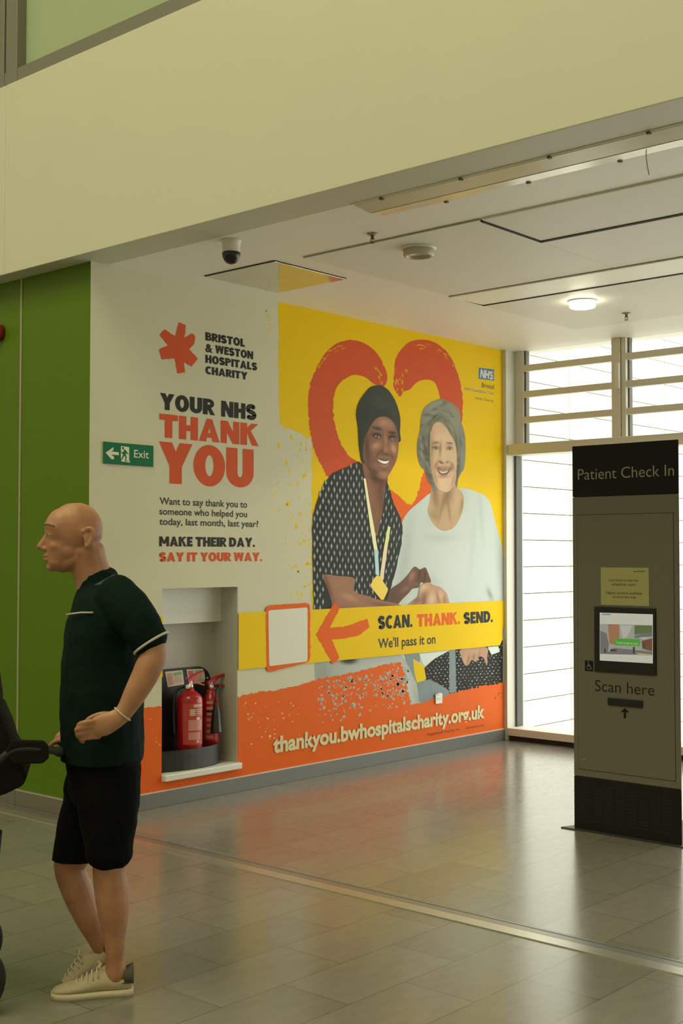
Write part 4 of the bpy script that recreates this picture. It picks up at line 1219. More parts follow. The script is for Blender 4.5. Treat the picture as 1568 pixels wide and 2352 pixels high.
# water / foam extinguisher in front
c1 = Vector((-0.085, rp(436, 1660, -0.085).y, ZF))
r1 = 0.079
h1 = rp(436, 1594, -0.085).z - ZF
e1 = empty('fire_extinguisher', tuple(c1), 'wide red fire extinguisher standing on the left of the recess stand', 'fire extinguisher', 'extinguishers in the recess')
MB().lathe(c1, [(r1 * .9, 0), (r1, 0.012), (r1, h1 - 0.035), (r1 * .95, h1 - 0.018), (r1 * .80, h1 - 0.002), (r1 * .50, h1 + 0.016), (r1 * .32, h1 + 0.026), (r1 * .30, h1 + 0.040)], seg=40).build('cylinder', M_RED, e1, True)
MB().lathe(c1 + Vector((0, 0, h1 + 0.034)), [(0.020, 0), (0.020, 0.022), (0.015, 0.026), (0.015, 0.045), (0.010, 0.05)]).build('valve', M_CHR, e1, True)
zt1 = c1.z + h1 + 0.075
MB().prism([(c1.x - .011, c1.y - .024, zt1 - .006), (c1.x - .011, c1.y + .012, zt1), (c1.x - .011, c1.y + .055, zt1 + .030), (c1.x - .011, c1.y + .105, zt1 + .050), (c1.x - .011, c1.y + .108, zt1 + .062), (c1.x - .011, c1.y + .05, zt1 + .05), (c1.x - .011, c1.y + .005, zt1 + .03), (c1.x - .011, c1.y - .026, zt1 + .018)], (.022, 0, 0), .002).build('lever', M_HAND, e1)
MB().prism([(c1.x - .010, c1.y - .005, zt1 - .014), (c1.x - .010, c1.y + .05, zt1 - .016), (c1.x - .010, c1.y + .115, zt1 - .034), (c1.x - .010, c1.y + .115, zt1 - .024), (c1.x - .010, c1.y + .05, zt1 - .003), (c1.x - .010, c1.y - .005, zt1 + .002)], (.020, 0, 0), .002).build('carry_handle', M_HAND, e1)
MB().lathe(c1 + Vector((0.006, -0.018, h1 + 0.048)), [(0.011, 0), (0.013, 0.004), (0.013, 0.02), (0.010, 0.024)], axis=(0.5, -1, 0), seg=16).build('gauge', mat('pale gauge', (0.75, 0.74, 0.66), 0.3), e1, True)
mb = MB()
mb.tube(spline([tuple(c1 + Vector((-0.02, -0.02, h1 + 0.05))), tuple(c1 + Vector((-0.05, -0.07, h1 + 0.02))), tuple(c1 + Vector((-0.045, -0.092, h1 - 0.08))), tuple(c1 + Vector((-0.04, -0.09, 0.10)))], 8), 0.009)
mb.build('hose', M_BLACK, e1, True)
lb = label_patch(c1, r1 + 0.0008, va - .55, va + 1.25, c1.z + .05, c1.z + h1 - .05, 'label', mat('red label ground', (0.50, 0.05, 0.04), 0.4), e1)
zz = [(.90, .975, .3, 1.15, M_LBL, 'label_title'), (.70, .86, .0, 1.15, M_LBL, 'label_pictogram'), (.34, .60, -.1, 1.15, mat('small label print', (0.62, 0.26, 0.22), 0.4), 'label_text'), (.12, .30, -.1, .9, MATS['small label print'], 'label_text'), (.60, .66, .55, .85, M_QRW, 'label_pictogram'), (.04, .11, .55, .8, M_LBL, 'label_seal')]
z0 = c1.z + .05; zh = h1 - .10
for a, b, s0, s1, m, nm in zz:
    label_patch(c1, r1 + 0.0014, va + s0, va + s1, z0 + zh * a, z0 + zh * b, nm, m, lb)
for k in range(3):
    label_patch(c1, r1 + 0.0019, va + .4, va + 1.1, z0 + zh * (.715 + .05 * k), z0 + zh * (.735 + .05 * k), 'label_text', M_RED, lb)
# carbon dioxide extinguisher behind on the right
c2 = Vector((-0.125, rp(484, 1660, -0.125).y, ZF))
r2 = 0.057
h2 = rp(482, 1596, -0.125).z - ZF
e2 = empty('fire_extinguisher', tuple(c2), 'slimmer red fire extinguisher with a black horn, right of the wide one', 'fire extinguisher', 'extinguishers in the recess')
MB().lathe(c2, [(r2 * .9, 0), (r2, 0.012), (r2, h2 - 0.055), (r2 * .93, h2 - 0.03), (r2 * .75, h2 - 0.004), (r2 * .52, h2 + 0.014), (r2 * .50, h2 + 0.034)], seg=36).build('cylinder', M_RED, e2, True)
MB().lathe(c2 + Vector((0, 0, h2 + 0.03)), [(0.020, 0), (0.020, 0.03), (0.014, 0.034), (0.014, 0.05)]).build('valve', M_CHR, e2, True)
zt2 = c2.z + h2 + 0.066
MB().prism([(c2.x - .011, c2.y - .03, zt2 - .006), (c2.x - .011, c2.y + .018, zt2), (c2.x - .011, c2.y + .055, zt2 + .032), (c2.x - .011, c2.y + .115, zt2 + .050), (c2.x - .011, c2.y + .118, zt2 + .062), (c2.x - .011, c2.y + .05, zt2 + .052), (c2.x - .011, c2.y + .005, zt2 + .034), (c2.x - .011, c2.y - .032, zt2 + .018)], (.022, 0, 0), .002).build('lever', M_HAND, e2)
MB().prism([(c2.x - .010, c2.y - .005, zt2 - .016), (c2.x - .010, c2.y + .06, zt2 - .014), (c2.x - .010, c2.y + .14, zt2 - .026), (c2.x - .010, c2.y + .14, zt2 - .015), (c2.x - .010, c2.y + .06, zt2 - .002), (c2.x - .010, c2.y - .005, zt2 + .002)], (.020, 0, 0), .002).build('carry_handle', M_HAND, e2)
q0 = rp(497, 1588, -0.07); q1 = rp(496, 1612, -0.055); q2 = rp(496, 1684, -0.04)
MB().tube(spline([tuple(c2 + Vector((0.012, 0.012, h2 + 0.05))), tuple(c2 + Vector((0.03, 0.035, h2 + 0.055))), tuple(q0), tuple(q1)], 8), 0.0075).build('hose', M_BLACK, e2, True)
hq = q2 - q1
MB().lathe(q1, [(0.011, -0.005), (0.013, 0.02), (0.026, hq.length * .35), (0.036, hq.length * .95), (0.038, hq.length)], axis=tuple(hq.normalized()), seg=24).build('horn', M_BLACK, e2, True)
lb = label_patch(c2, r2 + 0.0008, va - .9, va + .75, c2.z + .05, c2.z + h2 * .60, 'label', mat('red label ground', (0.5, 0.05, 0.04)), e2)
label_patch(c2, r2 + 0.0012, va - .5, va + .6, c2.z + h2 * .60 + .01, c2.z + h2 * .72, 'black_band', M_BLACK, e2)
for k in range(7):
    label_patch(c2, r2 + 0.0014, va - .5, va + (.5 if k % 2 else .25), c2.z + .06 + k * .036, c2.z + .078 + k * .036, 'label_text', MATS['small label print'], lb)

# ================================================================== CHECK-IN KIOSK
KS = Sheet('Y', YK)
KX0, KX1 = hit(1318, 1850, 1, YK).x, hit(1562, 1500, 1, YK).x
KT = hit(1318, 1025, 1, YK).z
kz = lambda px, py: hit(px, py, 1, YK).z
ZP = (kz(1320, 1782) + kz(1560, 1812)) / 2         # top of dark plinth
ZHD = (kz(1318, 1143) + kz(1558, 1133)) / 2        # bottom of black header
kio = empty('check_in_kiosk', ((KX0 + KX1) / 2, YK + 0.2, 0.005), 'tall grey brown patient check in kiosk with black header, screen and dark plinth', 'kiosk')
M_KB = mat('grey brown kiosk metal', (0.150, 0.143, 0.105), 0.42, metal=0.1, noise=0.02, scale=3)
M_KP = mat('black kiosk plinth', (0.012, 0.0115, 0.009), 0.5, spec=0.2)
M_KH = mat('black kiosk header', (0.008, 0.008, 0.0075), 0.5, spec=0.2)
AP = ((KX0 + KX1) / 2 - 0.02, YK + 0.50)
def tri(x0, x1, y, inset, z):
    c = ((x0 + x1 + AP[0]) / 3, (y * 2 + AP[1]) / 3)
    q = [(x0, y), (x1, y), (x1 - 0.02, y + 0.04), (AP[0] + 0.06, AP[1]), (AP[0] - 0.06, AP[1]), (x0 + 0.02, y + 0.04)]
    return [(a + (c[0] - a) * inset, b + (c[1] - b) * inset, z) for a, b in q]
MB().prism(tri(KX0, KX1, YK, 0, ZP), (0, 0, ZHD - ZP), 0.003).build('body', M_KB, kio)
MB().prism(tri(KX0, KX1, YK, 0, ZHD + 0.0005), (0, 0, KT - ZHD), 0.003).build('header', M_KH, kio)
pl = MB().prism(tri(KX0, KX1, YK, 0, 0.006), (0, 0, ZP - 0.0065), 0.003).build('plinth', M_KP, kio)
MB().prism([(KX0 - 0.062, YK - 0.036, 0.0005), (KX1 + 0.062, YK - 0.036, 0.0005), (AP[0] + .14, AP[1] + .06, 0.0005), (AP[0] - .14, AP[1] + .06, 0.0005)], (0, 0, 0.006)).build('base_plate', mat('dark steel plate', (0.035, 0.034, 0.03), 0.5), kio)
# ventilation slots in the plinth: 8 columns
mb = MB()
for cidx in range(8):
    x0 = KX0 + 0.048 + cidx * 0.0695
    for r in range(11):
        z = ZP - 0.045 - r * 0.0185
        mb.box((x0, YK - 0.0012, z - 0.008), (x0 + 0.054, YK + 0.002, z))
mb.build('vent_grille', mat('vent slot black', (0.006, 0.006, 0.005), 0.8), pl)
# service door with its shadow gap
dx0, dx1 = KX0 + 0.030, KX1 - 0.031
dz0 = (kz(1335, 1768) + kz(1548, 1794)) / 2; dz1 = (kz(1335, 1183) + kz(1546, 1176)) / 2
mb = MB()
gw_ = 0.0028
for q in (((dx0, dz0), (dx1, dz0 + gw_)), ((dx0, dz1 - gw_), (dx1, dz1)), ((dx1 - gw_, dz0), (dx1, dz1)), ((dx0, dz0), (dx0 + gw_ * .5, dz1))):
    mb.box((q[0][0], YK - 0.0008, q[0][1]), (q[1][0], YK + 0.002, q[1][1]))
mb.build('door_gap', mat('kiosk door gap', (0.012, 0.011, 0.008), 0.8), kio)
dm_ = MB().box((dx0 + gw_ * .5, YK - 0.0015, dz0 + gw_), (dx1 - gw_, YK + 0.003, dz1 - gw_), 0.0008).build('service_door', M_KB, kio)
MB().lathe(hit(1341, 1746, 1, YK - 0.0015), [(0.006, 0), (0.006, 0.003), (0.001, 0.0035)], axis=(0, -1, 0), seg=14).build('lock', mat('kiosk lock', (0.3, 0.29, 0.22), 0.3, metal=.7), dm_)
KD = Sheet('Y', YK - 0.0016)
place_text(KS, 'lettering', 'Patient Check In', 1327, 1078, 1102.5, 1547.5, mat('dull header lettering', (0.34, 0.32, 0.23), 0.5), 1, kio, 'header words Patient Check In', bold=-.006)
place_text(KD, 'lettering', 'Scan here', 1366.5, 1562, 1587, 1502, M_KH, 1, kio, 'black words Scan here', bold=-.006)
# screen
M_BEZ = mat('black screen bezel', (0.008, 0.008, 0.008), 0.25)
s0 = KD.uv(1366.5, 1542); s1 = KD.uv(1506.5, 1398)
scr = MB().box((s0[0], YK - 0.012, s0[1]), (s1[0], YK - 0.0018, s1[1] + 0.003), 0.003).build('screen', M_BEZ, kio)
scr['label'] = 'touch screen in a black bezel'
DS = Sheet('Y', YK - 0.0125)
def glow(name, c, s=0.62):
    return mat(name, (0.02, 0.02, 0.02), 0.2, emit=c, emit_s=s)
print_px(DS, 'display', [[(1377, 1407), (1499, 1411), (1499, 1524), (1377, 1517)]], glow('lit screen white', (0.70, 0.69, 0.56)), 1, scr)
print_px(DS, 'display_picture', [[(1378, 1433), (1498, 1436), (1498, 1505), (1378, 1502)]], glow('lit screen grey', (0.42, 0.42, 0.36)), 2, scr)
print_px(DS, 'display_picture', [[(1378, 1448), (1393, 1455), (1398, 1480), (1396, 1500), (1378, 1502)], [(1457, 1460), (1498, 1450), (1498, 1462), (1457, 1466)], [(1410, 1488), (1498, 1497), (1498, 1505), (1390, 1502)]], glow('lit screen dark grey', (0.20, 0.20, 0.18)), 3, scr)
print_px(DS, 'display_picture', [[(1396, 1433.5), (1422, 1434), (1422, 1472), (1410, 1480), (1399, 1478)]], glow('lit screen terracotta', (0.44, 0.21, 0.10)), 3.5, scr)
print_px(DS, 'display_picture', [[(1457, 1436), (1498, 1437), (1498, 1452), (1470, 1456), (1457, 1458)]], glow('lit screen moss', (0.13, 0.19, 0.07)), 3.5, scr)
print_px(DS, 'display_picture', [[(1473, 1472), (1498, 1466), (1498, 1496), (1475, 1490)]], glow('lit screen brown', (0.20, 0.09, 0.045)), 3.5, scr)
print_px(DS, 'display_picture', [[(1424, 1436), (1452, 1437), (1440, 1462), (1430, 1468)], [(1466, 1464), (1496, 1463), (1480, 1468)]], glow('lit screen pale', (0.58, 0.58, 0.49)), 3.6, scr)
print_px(DS, 'display_picture', [[(1387, 1490), (1392, 1490), (1391, 1501), (1388, 1501)], [(1402, 1490), (1416, 1492), (1416, 1496), (1402, 1496)], [(1453, 1486), (1458, 1486), (1458, 1502), (1453, 1500)], [(1478, 1478), (1481, 1478), (1481, 1487), (1478, 1487)]], glow('lit screen shadow', (0.06, 0.06, 0.06)), 3.8, scr)
print_px(DS, 'display_picture', [[(1460, 1499), (1498, 1503), (1498, 1506), (1468, 1505)]], glow('lit screen sand', (0.55, 0.46, 0.22)), 3.8, scr)
print_px(DS, 'start_button', [rrect([(1411, 1466), (1471, 1468), (1470, 1484), (1411, 1482)], 4)], glow('lit screen green', (0.10, 0.42, 0.05)), 5, scr)
place_text(DS, 'lettering', 'Touch screen to start', 1415, 1472.5, 1478.5, 1466, glow('lit screen letters', (0.6, 0.75, 0.45)), 6, scr)
print_px(DS, 'display_picture', [[(1382, 1409), (1402, 1409.5), (1402, 1413), (1382, 1412.5)]], glow('lit screen blue', (0.25, 0.40, 0.55)), 5, scr)
# wheelchair symbol, scanner slot, arrow
w0 = KD.uv(1343, 1541); w1 = KD.uv(1362, 1518)
sq = print_polys(KD, 'symbol_sticker', [[(w0[0], w0[1]), (w1[0], w0[1]), (w1[0], w1[1]), (w0[0], w1[1])]], M_KH, 1, kio, 'wheelchair user symbol')
wc = [stroke([(.40, .78), (.42, .50), (.66, .50), (.76, .22), (.84, .25)], .07), stroke([(.41, .62), (.62, .62)], .06), stroke([(.47 + .22 * math.cos(math.radians(a)), .38 + .22 * math.sin(math.radians(a))) for a in range(120, 345, 25)], .06), [[(.40 + .06 * math.cos(.785 * k), .86 + .06 * math.sin(.785 * k)) for k in range(8)]]]
print_convex(KD, 'symbol', [[(w0[0] + (w1[0] - w0[0]) * a, w0[1] + (w1[1] - w0[1]) * b) for a, b in q] for g_ in wc for q in g_], mat('dull symbol print', (0.22, 0.22, 0.20), 0.5), 2, sq)
a0 = KD.uv(1396.5, 1619); a1 = KD.uv(1476, 1609)
MB().box((a0[0], YK - 0.010, a0[1]), (a1[0], YK - 0.0018, a1[1]), 0.002).build('scanner_slot', M_BEZ, kio)
print_px(KD, 'scan_arrow', [[(1434.5, 1626), (1443, 1634), (1443, 1638), (1437.5, 1635), (1437.5, 1650), (1432, 1650), (1432, 1635), (1426.5, 1637), (1426.5, 1633.5)]], M_KH, 1, kio)
# paper notice stuck on the kiosk
n0 = KD.uv(1380, 1389); n1 = KD.uv(1489.5, 1304)
nt_ = empty('paper_notice', ((n0[0] + n1[0]) / 2, YK - 0.002, n0[1]), 'yellowed paper notice taped to the kiosk just above its screen', 'notice')
MB().box((n0[0], YK - 0.0032, n0[1]), (n1[0], YK - 0.0018, n1[1])).build('paper', mat('yellowed paper', (0.40, 0.375, 0.165), 0.6), nt_)
NS = Sheet('Y', YK - 0.0033)
M_NT = mat('notice print', (0.085, 0.08, 0.03), 0.6)
for s, xl, xr, yt, yb in (('Low level screen for', 1398, 1466, 1329, 1335), ('wheelchair users.', 1404, 1461, 1338.5, 1344.5), ('Higher screens available', 1391, 1474, 1358, 1364), ('around the side', 1407, 1460, 1367.5, 1373.5)):
    place_text(NS, 'notice_line', s, xl, yt, yb, xr, M_NT, 1, nt_, bold=.006)
print_px(NS, 'notice_line', [[(1454, 1312), (1481, 1312), (1481, 1313.5), (1454, 1313.5)]], M_NT, 1, nt_)

# ================================================================== CEILING FITTINGS
M_FIT = mat('white fitting plastic', (0.70, 0.67, 0.60), 0.35)
HP = H - PT - 0.0005
# dome camera
cp = hit(531, 552, 2, H)
cc = empty('dome_camera', (cp.x, cp.y, H - 0.0005), 'white ceiling security camera with black dome near the beam', 'camera')
MB().lathe((cp.x, cp.y, H - 0.0005), [(0.056, 0), (0.056, 0.006), (0.050, 0.012), (0.047, 0.055), (0.049, 0.066)], axis=(0, 0, -1), seg=32).build('housing', M_FIT, cc, True)
MB().lathe((cp.x, cp.y, H - 0.0665), [(0.049, 0), (0.050, 0.008), (0.047, 0.024), (0.038, 0.044), (0.026, 0.056), (0.010, 0.062), (0.001, 0.063)], axis=(0, 0, -1), seg=32).build('dome', mat('black camera dome', (0.010, 0.010, 0.010), 0.18), cc, True)
# downlights
def downlight(px, py, lit, label):
    p = hit(px, py, 2, HP)
    t = empty('ceiling_light', (p.x, p.y, HP), label, 'ceiling light', 'round downlights in the ceiling panels')
    MB().lathe((p.x, p.y, HP), [(0.098, 0), (0.098, 0.004), (0.092, 0.010), (0.070, 0.012), (0.068, 0.002)], axis=(0, 0, -1), seg=40).build('rim', M_FIT, t, True)
    gm = mat('lit glass drum', (0.9, 0.88, 0.75), 0.3, emit=(1.0, 0.93, 0.70), emit_s=14.0) if lit else mat('unlit glass drum', (0.46, 0.43, 0.33), 0.12, spec=0.6)
    MB().lathe((p.x, p.y, HP - 0.002), [(0.066, 0), (0.084, 0.010), (0.084, 0.038), (0.078, 0.044), (0.062, 0.044), (0.060, 0.030)], axis=(0, 0, -1), seg=40).build('glass_drum', gm, t, True)
    MB().lathe((p.x, p.y, HP - 0.002), [(0.060, 0.012), (0.059, 0.020), (0.001, 0.021)], axis=(0, 0, -1), seg=32).build('diffuser', mat('lit diffuser', (0.9, 0.88, 0.75), 0.3, emit=(1.0, 0.93, 0.70), emit_s=10.0) if lit else mat('unlit diffuser', (0.72, 0.68, 0.52), 0.3), t, True)
    return p
downlight(961, 570, False, 'unlit round ceiling light with glass ring above the heart of the mural')
dl = downlight(1337, 691, True, 'glowing round ceiling light in front of the window')
add_light('downlight_lamp', 'SPOT', (dl.x, dl.y, HP - 0.06), (0, 0, -1), 25, (1.0, 0.90, 0.62)).data.spot_size = 2.2
def sprinkler(px, py, z, label):
    p = hit(px, py, 2, z)
    t = empty('sprinkler', (p.x, p.y, z), label, 'sprinkler', 'sprinkler heads')
    MB().lathe((p.x, p.y, z - 0.0003), [(0.030, 0), (0.029, 0.004), (0.012, 0.010), (0.009, 0.010)], axis=(0, 0, -1), seg=20).build('rosette', mat('dull rosette', (0.34, 0.31, 0.24), 0.4, metal=.3), t, True)
    mb = MB()
    mb.lathe((p.x, p.y, z - 0.009), [(0.009, 0), (0.009, 0.014), (0.006, 0.016), (0.006, 0.022)], axis=(0, 0, -1), seg=12)
    for s in (-1, 1):
        mb.tube([(p.x + s * 0.007, p.y, z - 0.024), (p.x + s * 0.012, p.y, z - 0.034), (p.x + s * 0.004, p.y, z - 0.048)], 0.0025, 6)
    mb.build('frame', mat('sprinkler metal', (0.16, 0.14, 0.10), 0.4, metal=.5), t)
    MB().lathe((p.x, p.y, z - 0.046), [(0.004, 0), (0.014, 0.003), (0.014, 0.005), (0.001, 0.006)], axis=(0, 0, -1), seg=16).build('deflector', MATS['sprinkler metal'], t)
sprinkler(855, 536.5, H - 0.0005, 'small sprinkler head near the unlit ceiling light')
sprinkler(1438, 719, HP, 'small sprinkler head between the glowing light and the window')
# long recessed luminaire
lx0, lx1, ly0, ly1 = 1.90, 7.6, -4.045, -3.80
lum = empty('linear_light', ((lx0 + lx1) / 2, (ly0 + ly1) / 2, H), 'long unlit strip light set into the ceiling beside the beam', 'ceiling light')
mb = MB()
ym = (ly0 + ly1) / 2
M_DIF = mat('cream diffuser', (0.74, 0.67, 0.50), 0.22, spec=0.6)
mb.prism([(lx0, ly0 + .004, H - 0.001), (lx0, ly0 + .004, H - 0.008), (lx0, ym - .006, H - 0.020), (lx0, ym - .006, H - 0.001)], (lx1 - lx0, 0, 0))
mb.build('diffuser', M_DIF, lum)
mb = MB()
mb.prism([(lx0, ym + .006, H - 0.001), (lx0, ym + .006, H - 0.020), (lx0, ly1 - .004, H - 0.006), (lx0, ly1 - .004, H - 0.001)], (lx1 - lx0, 0, 0))
mb.build('diffuser', M_DIF, lum)
MB().box((lx0, ym - .006, H - 0.016), (lx1, ym + .006, H - 0.001)).build('spine', mat('tan spine', (0.34, 0.27, 0.17), 0.5), lum)
MB().box((lx0 - 0.016, ym - 0.015, H - 0.012), (lx0, ym + 0.045, H - 0.0005)).build('end_cap', M_GAP, lum)
mb = MB(); mb.box((lx0 - .02, ly0 - .004, H - 0.005), (lx1, ly0 + .004, H - .0005)); mb.box((lx0 - .02, ly1 - .004, H - 0.005), (lx1, ly1 + .004, H - .0005))
mb.build('frame', M_CEIL, lum)
M_CLIP = mat('dark clip', (0.10, 0.09, 0.07), 0.5)
k = 0
x = 2.07
while x < 4.6:
    MB().box((x - .008, ly0 - .007, H - .013), (x + .008, ly0 + .010, H - .003)).build('clip', M_CLIP, lum)
    MB().box((x + .19, ly1 - .010, H - .013), (x + .206, ly1 + .007, H - .003)).build('clip', M_CLIP, lum)
    x += 0.46
cwp = hit(1488, 345, 2, H - 0.02)
cw = MB().tube(spline([(cwp.x, ym + 0.02, H - 0.020), (cwp.x - .006, ym + .03, H - 0.05), (cwp.x - .004, ym + .035, H - 0.085), (cwp.x + .006, ym + .03, H - 0.125)], 6), 0.0016, 6).build('loose_wire', M_CLIP, lum)

# ================================================================== THE MAN AND HIS PUSHCHAIR
MBASE = Vector((2.303, -5.861, 0.0))                                 # where the planted shoe stands
hd = Vector((MBASE.x - CAM.x, MBASE.y - CAM.y, 0)).normalized()      # away from the viewer
MBASE = MBASE + hd * 0.09
sd = Vector((hd.y, -hd.x, 0))                                        # towards picture right
def MP(px, py, dz=0.0):
    d = ray(px, py)
    t = ((MBASE + hd * dz) - CAM).dot(hd) / d.dot(hd)
    return CAM + d * t
PXM = (MP(700, 1200) - MP(600, 1200)).length / 100                   # metres per picture pixel at the man

def limb(mb, pts, seg=16, n=5):
    """pts: (px, py, dz, half-width in the picture plane [px], half-depth [m]); rounded, lofted, tapered"""
    Q = spline([tuple(MP(p[0], p[1], p[2])) + (p[3] * PXM, p[4]) for p in pts], n)
    C = [Vector(q[:3]) for q in Q]
    rs = []
    N = len(C)
    def ring(c, t, a, b):
        dd = hd - t * hd.dot(t)
        dd = dd.normalized() if dd.length > .15 else (Vector((0, 0, 1)) - t * t.z).normalized()
        u = t.cross(dd).normalized()
        return [c + u * (a * math.cos(6.28319 * k / seg)) + dd * (b * math.sin(6.28319 * k / seg)) for k in range(seg)]
    T = [(C[min(i + 1, N - 1)] - C[max(i - 1, 0)]).normalized() for i in range(N)]
    for s in (0.995, 0.85, 0.55, 0.25):
        k = math.sqrt(1 - s * s)
        rs.append(ring(C[0] - T[0] * min(Q[0][3], Q[0][4]) * s * .8, T[0], Q[0][3] * k, Q[0][4] * k))
    for c, t, q in zip(C, T, Q):
        rs.append(ring(c, t, max(q[3], .001), max(q[4], .001)))
    for s in (0.25, 0.55, 0.85, 0.995):
        k = math.sqrt(1 - s * s)
        rs.append(ring(C[-1] + T[-1] * min(Q[-1][3], Q[-1][4]) * s * .8, T[-1], Q[-1][3] * k, Q[-1][4] * k))
    mb.rings(rs)

def ball(mb, px, py, dz, a, b, c, rot=0.0):
    """ellipsoid: a along picture right [px], b up [px], c depth [m]"""
    ctr = MP(px, py, dz)
    ca, sa = math.cos(rot), math.sin(rot)
    rs = []
    for i in range(1, 12):
        th = math.pi * i / 12
        r = []
        for k in range(18):
            ph = 6.28319 * k / 18
            x = math.sin(th) * math.cos(ph) * a * PXM; z = math.cos(th) * b * PXM; y = math.sin(th) * math.sin(ph) * c
            r.append(ctr + sd * (x * ca - z * sa) + Vector((0, 0, 1)) * (x * sa + z * ca) + hd * y)
        rs.append(r)
    mb.rings(rs)

def fuse(mb, name, m, parent, voxel=0.006, smooth=6, cut=None, disp=0.0, dscale=0.06):
    """one continuous skin from overlapping pieces"""
    bmesh.ops.recalc_face_normals(mb.bm, faces=mb.bm.faces)
    me = bpy.data.meshes.new(name)
    mb.bm.to_mesh(me); mb.bm.free()
    o = bpy.data.objects.new(name, me)
    COL.objects.link(o)
    r = o.modifiers.new('r', 'REMESH'); r.mode = 'VOXEL'; r.voxel_size = voxel
    s = o.modifiers.new('s', 'SMOOTH'); s.iterations = smooth; s.factor = 0.5
    if disp:
        tx = bpy.data.textures.new(name, 'CLOUDS'); tx.noise_scale = dscale
        d = o.modifiers.new('d', 'DISPLACE'); d.texture = tx; d.strength = disp; d.mid_level = .5
    dg = bpy.context.evaluated_depsgraph_get()
    me2 = bpy.data.meshes.new_from_object(o.evaluated_get(dg))
    bpy.data.objects.remove(o)
    me2.materials.clear()
    if cut:
        bm = bmesh.new(); bm.from_mesh(me2)
        for co, no in cut:
            bmesh.ops.bisect_plane(bm, geom=bm.verts[:] + bm.edges[:] + bm.faces[:], plane_co=co, plane_no=no, clear_outer=True)
        bm.to_mesh(me2); bm.free()
    me2.name = name
    return link_mesh(name, me2, m, parent, True)

def skin_material():
    m = bpy.data.materials.new('skin')
    m.use_nodes = True
    nt = m.node_tree
    b = nt.nodes['Principled BSDF']
    b.inputs['Roughness'].default_value = 0.5
    b.inputs['Subsurface Weight'].default_value = 0.08
    b.inputs['Subsurface Radius'].default_value = (0.02, 0.008, 0.004)
    tc = nt.nodes.new('ShaderNodeTexCoord'); nz = nt.nodes.new('ShaderNodeTexNoise'); cr = nt.nodes.new('ShaderNodeValToRGB')
    nz.inputs['Scale'].default_value = 14; nz.inputs['Detail'].default_value = 5
    cr.color_ramp.elements[0].position = .35; cr.color_ramp.elements[1].position = .68
    cr.color_ramp.elements[0].color = (0.36, 0.165, 0.090, 1); cr.color_ramp.elements[1].color = (0.47, 0.235, 0.135, 1)
    nt.links.new(tc.outputs['Object'], nz.inputs['Vector']); nt.links.new(nz.outputs['Fac'], cr.inputs['Fac']); nt.links.new(cr.outputs[0], b.inputs['Base Color'])
    return m
M_SKIN = skin_material()
man = empty('person', (MBASE.x, MBASE.y, 0), 'bald man in dark green polo shirt and black shorts walking left, pushing a dark pushchair', 'person')

bd = MB()
# head: skull, jaw, face (profile to the picture's left)
limb(bd, [(224, 1352, 0, 44, .062), (208, 1308, 0, 41, .057), (196, 1272, 0, 44, .060)])                      # neck
ball(bd, 174, 1217, 0, 60, 61, .077, 0.06)                                                                     # cranium
ball(bd, 144, 1216, 0, 39, 48, .068, 0.0)                                                                      # forehead
limb(bd, [(152, 1220, 0, 40, .062), (142, 1262, 0, 36, .055), (136, 1290, 0, 27, .042)])                       # face
limb(bd, [(202, 1254, 0, 26, .060), (178, 1280, 0, 26, .056), (140, 1298, 0, 18, .036)])                       # jaw
ball(bd, 160, 1262, 0, 36, 32, .060); ball(bd, 184, 1268, 0, 24, 24, .062)
ball(bd, 121, 1302, 0, 14, 11, .022)                                                                           # chin
limb(bd, [(112, 1224, 0, 7, .009), (102, 1242, 0, 8, .012), (93, 1256, 0, 9, .015)], 10)                       # nose
ball(bd, 101, 1261, .012, 7, 5, .008); ball(bd, 101, 1261, -.012, 7, 5, .008)
limb(bd, [(128, 1213, -.056, 7, .010), (113, 1208, -.036, 7, .012), (109, 1210, -.012, 6, .010), (109, 1210, .012, 6, .010), (113, 1208, .036, 7, .012), (128, 1213, .056, 7, .010)], 10)  # brow ridge
ball(bd, 108, 1276, 0, 9, 4.2, .024); ball(bd, 109, 1285, 0, 9, 4.8, .021)                                     # lips
for s in (-1, 1):
    ball(bd, 134, 1254, s * .034, 20, 16, .022)                                                                # cheek
    ball(bd, 203, 1234, s * .079, 11, 19, .010, -0.15)                                                         # ear
    limb(bd, [(194, 1222, s * .080, 5, .007), (200, 1214, s * .088, 5, .007), (211, 1215, s * .092, 5, .007), (215, 1228, s * .092, 5, .007), (210, 1243, s * .088, 5, .007), (202, 1254, s * .082, 6, .008), (197, 1253, s * .078, 5, .008)], 10)
# trunk
limb(bd, [(232, 1368, 0, 50, .11), (244, 1420, 0, 66, .15), (240, 1500, 0, 72, .15), (236, 1600, 0, 76, .155), (240, 1690, 0, 66, .150), (238, 1750, 0, 56, .140)], 20)
# near arm
limb(bd, [(278, 1380, -.165, 38, .052), (318, 1440, -.205, 34, .050), (352, 1494, -.225, 29, .042), (338, 1540, -.24, 29, .040), (312, 1590, -.25, 25, .034), (286, 1634, -.25, 19, .026), (268, 1650, -.25, 20, .022), (240, 1664, -.25, 24, .018), (222, 1670, -.248, 22, .014)])
for k, (y, L1) in enumerate(((1656, 1.0), (1668, 1.12), (1680, 1.06), (1691, .86))):
    dz = -.252 + .004 * k
    limb(bd, [(228, y, dz, 6.6, .0095), (228 - 30 * L1, y + 3, dz - .004, 6.2, .0090), (228 - 47 * L1, y + 8, dz + .014, 5.6, .0082), (228 - 44 * L1, y + 13, dz + .036, 5.0, .0075)], 10, 4)
limb(bd, [(262, 1644, -.235, 8, .012), (238, 1641, -.222, 7.5, .011), (216, 1646, -.212, 6.5, .010), (200, 1654, -.206, 5.5, .008)], 10, 4)
